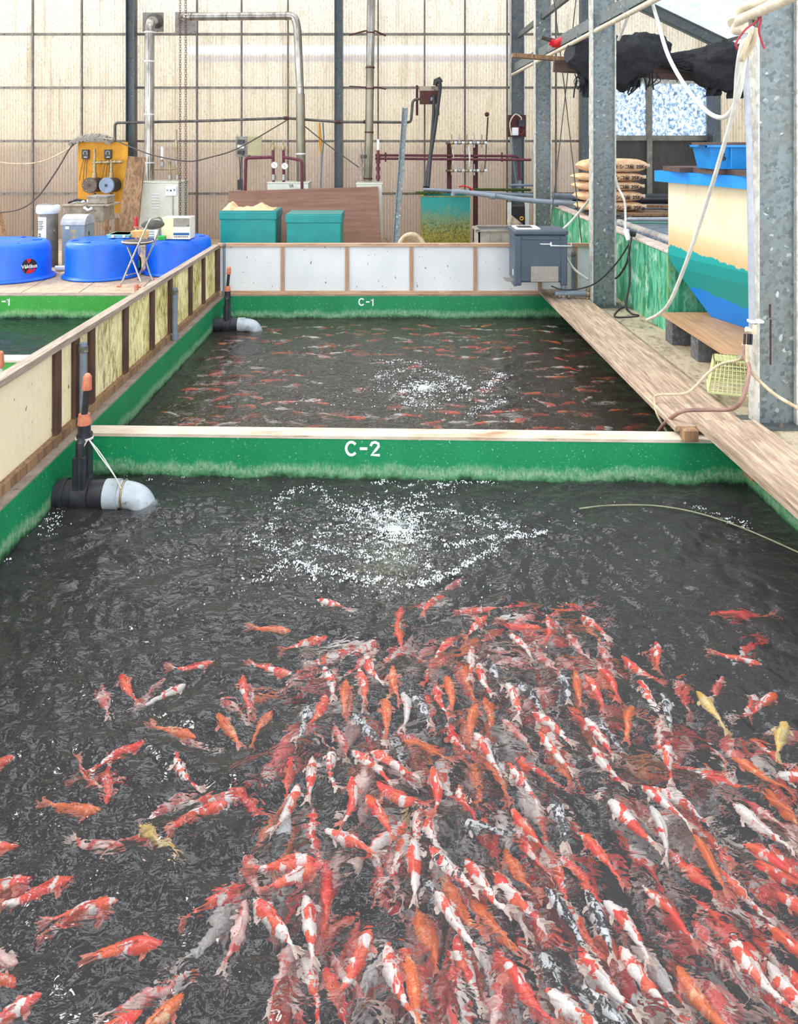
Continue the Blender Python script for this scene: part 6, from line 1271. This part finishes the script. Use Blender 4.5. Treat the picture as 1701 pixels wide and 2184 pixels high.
hero(1100, 1300, 2.83, 'S,890,562,905,645;K,865,648,885,860;K,922,845,915,1055;O,705,620,655,800;K,130,672,265,830;O,175,798,315,1000;K,415,698,545,865;K,465,868,545,1000;R,1485,372,1225,308;R,1570,555,1435,655;R,845,235,860,375;P,795,182,815,245;R,218,478,85,552;O,350,418,372,525;S,285,398,268,475;R,405,440,470,515;O,500,378,590,510;T,750,475,810,590;R,640,328,775,435;B,585,1095,540,1215;K,572,1212,805,1455;K,828,1078,975,1142;K,752,1108,865,1195;K,850,1200,1005,1185;R,1000,1262,1300,1505;K,1312,1238,1525,1400;R,1520,1398,1700,1595;W,815,1238,945,1545;R,1372,1472,1565,1575;R,1438,1602,1700,1690;O,1072,1415,1178,1595;R,380,1395,565,1595;S,205,1155,295,1345;K,240,1150,435,1375;T,140,1428,290,1615;R,250,1480,335,1565;K,1570,1050,1701,1062;K,1185,950,1075,920;O,1310,940,1455,1035;R,1100,1010,1255,1035;O,1500,1090,1685,1275;P,955,985,1030,1085;Y,1090,550,1190,665;Y,1635,740,1590,865;R,930,1428,1085,1595;P,1010,390,1025,530;P,1240,400,1190,525;P,1450,520,1400,590;P,300,150,390,240;R,190,80,200,200;O,380,60,560,230;R,540,590,530,680;P,320,610,400,690;S,440,650,590,770;P,620,700,580,770;P,1430,790,1500,840;P,1150,770,1210,840;P,1400,880,1330,800;P,90,360,160,460;P,250,260,380,380;P,430,290,550,340;P,1200,1000,1400,1080;P,1390,1180,1560,1290;P,1560,1280,1701,1330;P,1100,1170,1200,1260;P,640,1020,740,1090;K,470,1030,560,1090;P,1050,700,1000,760;R,0,1290,60,1400')
hero(0, 1400, 2.835, 'R,735,152,822,325;K,1120,200,912,325;R,1478,158,1540,375;P,995,82,915,165;R,1300,70,1110,112;O,1185,522,945,478;R,880,568,668,665;R,612,800,435,635;R,645,880,660,705;T,1050,645,1105,735;P,1175,760,895,895;P,1445,825,1195,885;O,598,985,355,965;R,1375,935,1085,1052;P,1015,1070,735,1040;Y,830,1000,960,1095;R,112,1210,-60,1235;P,755,1180,590,1140;R,195,1395,-40,1465;R,85,658,-40,700;R,705,1530,350,1625;R,1505,1395,1110,1555;K,1530,1540,1690,1690;O,1300,400,1420,525;P,1090,400,1205,475;O,1690,130,1555,155;O,1660,320,1565,445;R,440,1400,85,1535;P,1340,200,1460,310;R,770,690,680,690;P,1390,730,1500,790;P,600,190,640,290;P,1480,1180,1520,1300;P,1500,1470,1440,1640')
hero(600, 1700, 2.43, 'K,122,545,150,765;K,112,792,175,1050;R,465,735,340,1015;K,545,808,640,1160;O,655,875,705,1145;O,712,542,785,885;K,845,358,1012,505;K,800,535,965,785;S,715,405,835,545;K,1088,448,1262,625;K,1215,628,1338,905;O,1000,515,1085,625;O,850,428,905,520;R,1158,892,1275,1075;K,1540,845,1701,1030;K,1368,1068,1530,1190;W,1010,695,1095,870;R,1095,700,1135,795;R,975,655,1000,745;S,1355,785,1405,955;R,605,728,655,805;P,272,738,320,805;P,1180,560,1130,640;S,1360,520,1430,610;P,1190,880,1170,950;P,60,700,30,800;P,0,760,40,900;P,60,850,10,1000;P,850,1060,900,1170;P,1060,950,1100,1060;P,700,1100,740,1190;S,1020,550,1060,640;P,1250,450,1330,560;K,1450,300,1490,370;P,1480,560,1550,660;P,1270,1000,1330,1100;S,1560,1030,1660,1130;P,230,860,260,960;P,900,700,930,800;P,460,280,540,400')
hero(0, 1850, 3.78, 'R,245,150,-60,240;R,930,340,440,450;R,1298,690,700,790;P,155,745,-40,700;R,125,1030,-60,1000;R,325,1100,80,1270;P,1430,920,1060,1080;O,1490,1130,1340,1260;P,900,1200,1000,1290;R,1150,1240,1060,1300;P,1560,760,1440,830;P,620,900,560,960')
hero(1150, 1750, 1.742, 'R,385,282,610,510;R,410,245,550,440;K,140,515,375,756;K,240,330,360,470;W,350,440,470,600;K,300,500,425,680;K,715,490,800,590;K,835,550,960,690;R,840,415,960,520;R,750,455,800,540;R,760,120,870,190;R,795,200,960,270;R,880,305,960,360;P,560,330,640,420;W,650,390,745,475;O,510,585,560,650;P,640,240,720,290;P,490,640,540,700;K,20,675,130,770;S,130,650,250,770;P,655,165,700,210;P,930,540,960,600;P,450,270,530,330;P,620,610,700,740;P,500,700,640,770;S,170,290,215,390;P,560,240,620,300;P,850,680,930,750')
KEY = {'K': 'kohaku', 'W': 'white', 'R': 'red', 'O': 'orange', 'T': 'tricolour', 'S': 'blackwhite', 'B': 'black', 'Y': 'yellow', 'P': 'pink'}
placed = []     # (samples, z, halfwidth, halfheight)
LEV = [WZ-.038-.046*i for i in range(12)]
def fits(c, d, L, z):
    sam = [(c.x+d.x*L*q, c.y+d.y*L*q, (.085 if q > -.25 else .045)*L) for q in (.42, .25, .08, -.1, -.28, -.45)]
    hz = .055*L/.3
    for ps, pz, ph in placed:
        if abs(pz-z) > (ph+L*.10): continue
        for x, y, w_ in sam:
            for a, b, w2 in ps:
                if (x-a)**2+(y-b)**2 < (w_+w2)**2*.86: return None
    return sam
RK = random.Random(11); KOI = []
def try_place(kind, c, d, L, lv0=0, bend=None, maxlev=12, mustdeep=False):
    for i in range(lv0, maxlev):
        z = LEV[i] - L*.03
        s_ = fits(c, d, L, z)
        if s_ is not None:
            placed.append((s_, z, L*.10)); KOI.append((kind, V((c.x, c.y, z)), V(d), L, bend if bend is not None else RK.choice([1,2,2,3,4,4,5]), i)); return True
    return False
ZS = WZ-.05
for k, hx, hy, tx, ty in HERO:
    h_, t_ = G(hx, hy, ZS), G(tx, ty, ZS); d = V((h_.x-t_.x, h_.y-t_.y, 0)); L = d.length
    if L < .02: continue
    d.normalize(); L = max(.20, min(.40, L*1.02)); c = V((h_.x, h_.y, 0))-d*L*.5
    if not (XL+.16 < c.x < XR-.1 and .8 < c.y < 4.3): continue
    kind = KEY[k]; lv = 0 if k != 'P' else RK.choice([1, 1, 2])
    if kind == 'pink': kind = RK.choice(['pink', 'red', 'kohaku', 'pink'])
    try_place(kind, c, d, L, lv)
print('heroes', len(HERO), len(KOI))
# the rest of the shoal fills the gaps lower down
def dens(px, py):
    if py < 1290: return 0
    a = math.exp(-((px-1000)/ (330+ (py-1290)*.5))**2)*min(1, (py-1290)/120)
    if px > 1250: a = max(a, .45*min(1, (py-1330)/300))
    if px < 560: a = .10
    return a
tries = 0
while len(KOI) < 300 and tries < 30000:
    tries += 1; px, py = RK.uniform(-60, 1760), RK.uniform(1290, 2240)
    if RK.random() > dens(px, py): continue
    c = G(px, py, ZS-.08)
    if not (XL+.2 < c.x < XR-.15 and .9 < c.y < 4.2): continue
    tgt = G(900, 1330, ZS); d = V((tgt.x-c.x, tgt.y-c.y, 0))
    if d.length < .3: d = V((0,1,0))
    d.normalize(); a = RK.gauss(0, .35) if px > 560 else RK.uniform(0, 6.28); d = V((d.x*math.cos(a)-d.y*math.sin(a), d.x*math.sin(a)+d.y*math.cos(a), 0))
    try_place(RK.choices(['kohaku','red','orange','pink','tricolour','blackwhite','white','yellow'], [7,8,5,4,3,3,2,.4])[0], V((c.x,c.y,0)), d, RK.uniform(.24,.34), RK.choice([1,2,3]), maxlev=9)
print('koi', len(KOI))
SPILL = KOI[300:]; KEEP = KOI[:300]
if len(KOI) > 300:
    order = sorted(range(len(KOI)), key=lambda i: (KOI[i][5]*.6 + KOI[i][1].y)); keep = set(order[:300]); SPILL = [k for i, k in enumerate(KOI) if i not in keep]; KEEP = [k for i, k in enumerate(KOI) if i in keep]
KOI = KEEP + SPILL; tries = 0
while len(KOI) < 480 and tries < 30000:
    tries += 1; px, py = RK.uniform(300, 1760), RK.uniform(1310, 2240)
    if RK.random() > dens(px, py): continue
    c = G(px, py, ZS-.12)
    if not (XL+.2 < c.x < XR-.15 and .9 < c.y < 4.2): continue
    tgt = G(900, 1330, ZS); d = V((tgt.x-c.x, tgt.y-c.y, 0))
    if d.length < .3: d = V((0,1,0))
    d.normalize(); a = RK.gauss(0, .35); d = V((d.x*math.cos(a)-d.y*math.sin(a), d.x*math.sin(a)+d.y*math.cos(a), 0))
    try_place(RK.choices(['kohaku','red','orange','pink','tricolour','blackwhite','white'], [7,8,5,6,2,1.5,3])[0], V((c.x,c.y,0)), d, RK.uniform(.24,.32), RK.choice([1,2,3]), maxlev=10)
DEEP = KOI[len(KEEP):]; KOI = KEEP; print('deep', len(DEEP))
DESC = {'kohaku': 'white koi with red patches', 'white': 'nearly white koi', 'red': 'mostly red koi', 'orange': 'orange koi', 'tricolour': 'red, white and black koi', 'blackwhite': 'black and white koi', 'black': 'black koi', 'yellow': 'yellow koi', 'pink': 'pale pink and red koi'}
def heading(d):
    a = math.degrees(math.atan2(d.x, d.y)) % 360
    return ['heading up', 'heading up right', 'heading right', 'heading down right', 'heading down', 'heading down left', 'heading left', 'heading up left'][int(((a+22.5) % 360)//45)]
def zone(p):
    px = CX+F*p.x/p.y; py = CY+F*(H-p.z)/p.y
    if py < 1330: a = 'below the foam' if px > 560 else 'left of foam'
    elif py < 1500: a = 'far edge of shoal'
    elif py < 1720: a = 'mid shoal'
    elif py < 1960: a = 'near half of shoal'
    else: a = 'bottom edge'
    b = 'far left' if px < 330 else 'left' if px < 640 else 'centre left' if px < 860 else 'centre right' if px < 1090 else 'right' if px < 1380 else 'far right'
    return a, b, px, py
from collections import defaultdict
grp = defaultdict(list)
for i, (kind, p, d, L, bend, lv) in enumerate(KOI):
    a, b, px, py = zone(p); base = '%s %s, %s, %s' % (DESC[kind], heading(d), b, a); grp[base].append((py, px, i))
LAB = {}
for base, lst in grp.items():
    if len(lst) == 1: LAB[lst[0][2]] = base; continue
    lst.sort(); n = len(lst)
    names = {2: ['farther', 'nearer'], 3: ['farthest', 'middle', 'nearest']}.get(n, ['farthest', 'second farthest', 'third farthest', 'fourth farthest', 'fifth farthest', 'sixth farthest', 'seventh farthest', 'eighth farthest', 'ninth farthest', 'tenth farthest', 'eleventh farthest'][:n-1]+['nearest'])
    for q, (_, _, i) in zip(names, lst): LAB[i] = q+' '+base
for i, (kind, p, d, L, bend, lv) in enumerate(KOI):
    pr = KPROTO[bend]; o = bpy.data.objects.new('koi', pr['body']); col.objects.link(o)
    o.material_slots[0].link = 'OBJECT'; o.material_slots[0].material = KM[kind]
    o.location = p; o.rotation_euler = (RK.gauss(0, .04)+.03, RK.gauss(0, .08), math.atan2(-d.x, d.y)); o.scale = (L*1.06, L, L)
    tag(o, LAB[i], 'koi', 'koi crowding in the near basin')
    fm = FINM[FINOF[kind]]
    if lv <= 3:
        part('tail_fin', pr['tail'], fm, o)
        for q in pr['pec']: part('pectoral_fin', q, fm, o)
        part('dorsal_fin', pr['dorsal'], KM[kind], o)
    else: part('tail_fin', pr['tail'], fm, o)
    if p.y < 2.6 and lv <= 1: part('eyes', pr['eyes'], EYE, o)
# far basin: the remaining koi, one shoal object
m = MB(); RF = random.Random(21); mats = [KM[k] for k in ('red', 'orange', 'kohaku', 'white', 'pink', 'blackwhite', 'tricolour')] + [FINM['red'], FINM['pale']]
far = []; tries = 0
while len(far) < 200 and tries < 20000:
    tries += 1; px, py = RF.uniform(280, 1480), 680+(RF.random()**1.5)*240
    e = math.hypot((px-900)/260, (py-830)/62)
    if e < 1 and RF.random() < .85: continue
    if 560 < px < 760 and 770 < py < 860 and RF.random() < .8: continue
    c = G(px, py, ZS)
    if not (XL+.2 < c.x < XR-.2 and y0(c.x)+.3 < c.y < 8.25): continue
    if any((c.x-a)**2+(c.y-b)**2 < .012 for a, b in far): continue
    far.append((c.x, c.y)); a = RF.gauss(0, .35) + (math.pi if RF.random() < .45 else 0)
    L = RF.uniform(.15, .25); z = WZ-.045-RF.random()**1.6*.16; raw = KPROTO[RF.randrange(1, 6)]['raw']; ca, sa = math.cos(a-math.pi/2), math.sin(a-math.pi/2)
    mi = RF.choices(range(7), [7, 5, 5, 2, 4, 1, 1.5])[0]
    for mb, mm in ((raw['body'], mi), (raw['tail'], 8 if mi > 1 else 7), (raw['pec'][0], 8 if mi > 1 else 7), (raw['pec'][1], 8 if mi > 1 else 7)):
        m.cur = mm; vs = [(c.x+L*(x*ca-y*sa), c.y+L*(x*sa+y*ca), z+L*zz) for x, y, zz in mb.v]
        m.add(vs, mb.f, True)
KI = {'red': 0, 'orange': 1, 'kohaku': 2, 'white': 3, 'pink': 4, 'blackwhite': 5, 'tricolour': 6, 'yellow': 3}
for (kind, p, d, L, bend, lv) in DEEP:
    raw = KPROTO[bend]['raw']; a = math.atan2(-d.x, d.y); ca, sa = math.cos(a), math.sin(a); mi = KI[kind]
    for mb, mm in ((raw['body'], mi), (raw['tail'], 8 if mi > 1 else 7)):
        m.cur = mm; m.add([(p.x+L*(x*ca-y*sa), p.y+L*(x*sa+y*ca), p.z+L*zz) for x, y, zz in mb.v], mb.f, True)
o = m.build('koi_shoal', mats); tag(o, 'small koi all over the far basin and dim ones deep under the near shoal', 'koi'); stuff(o)
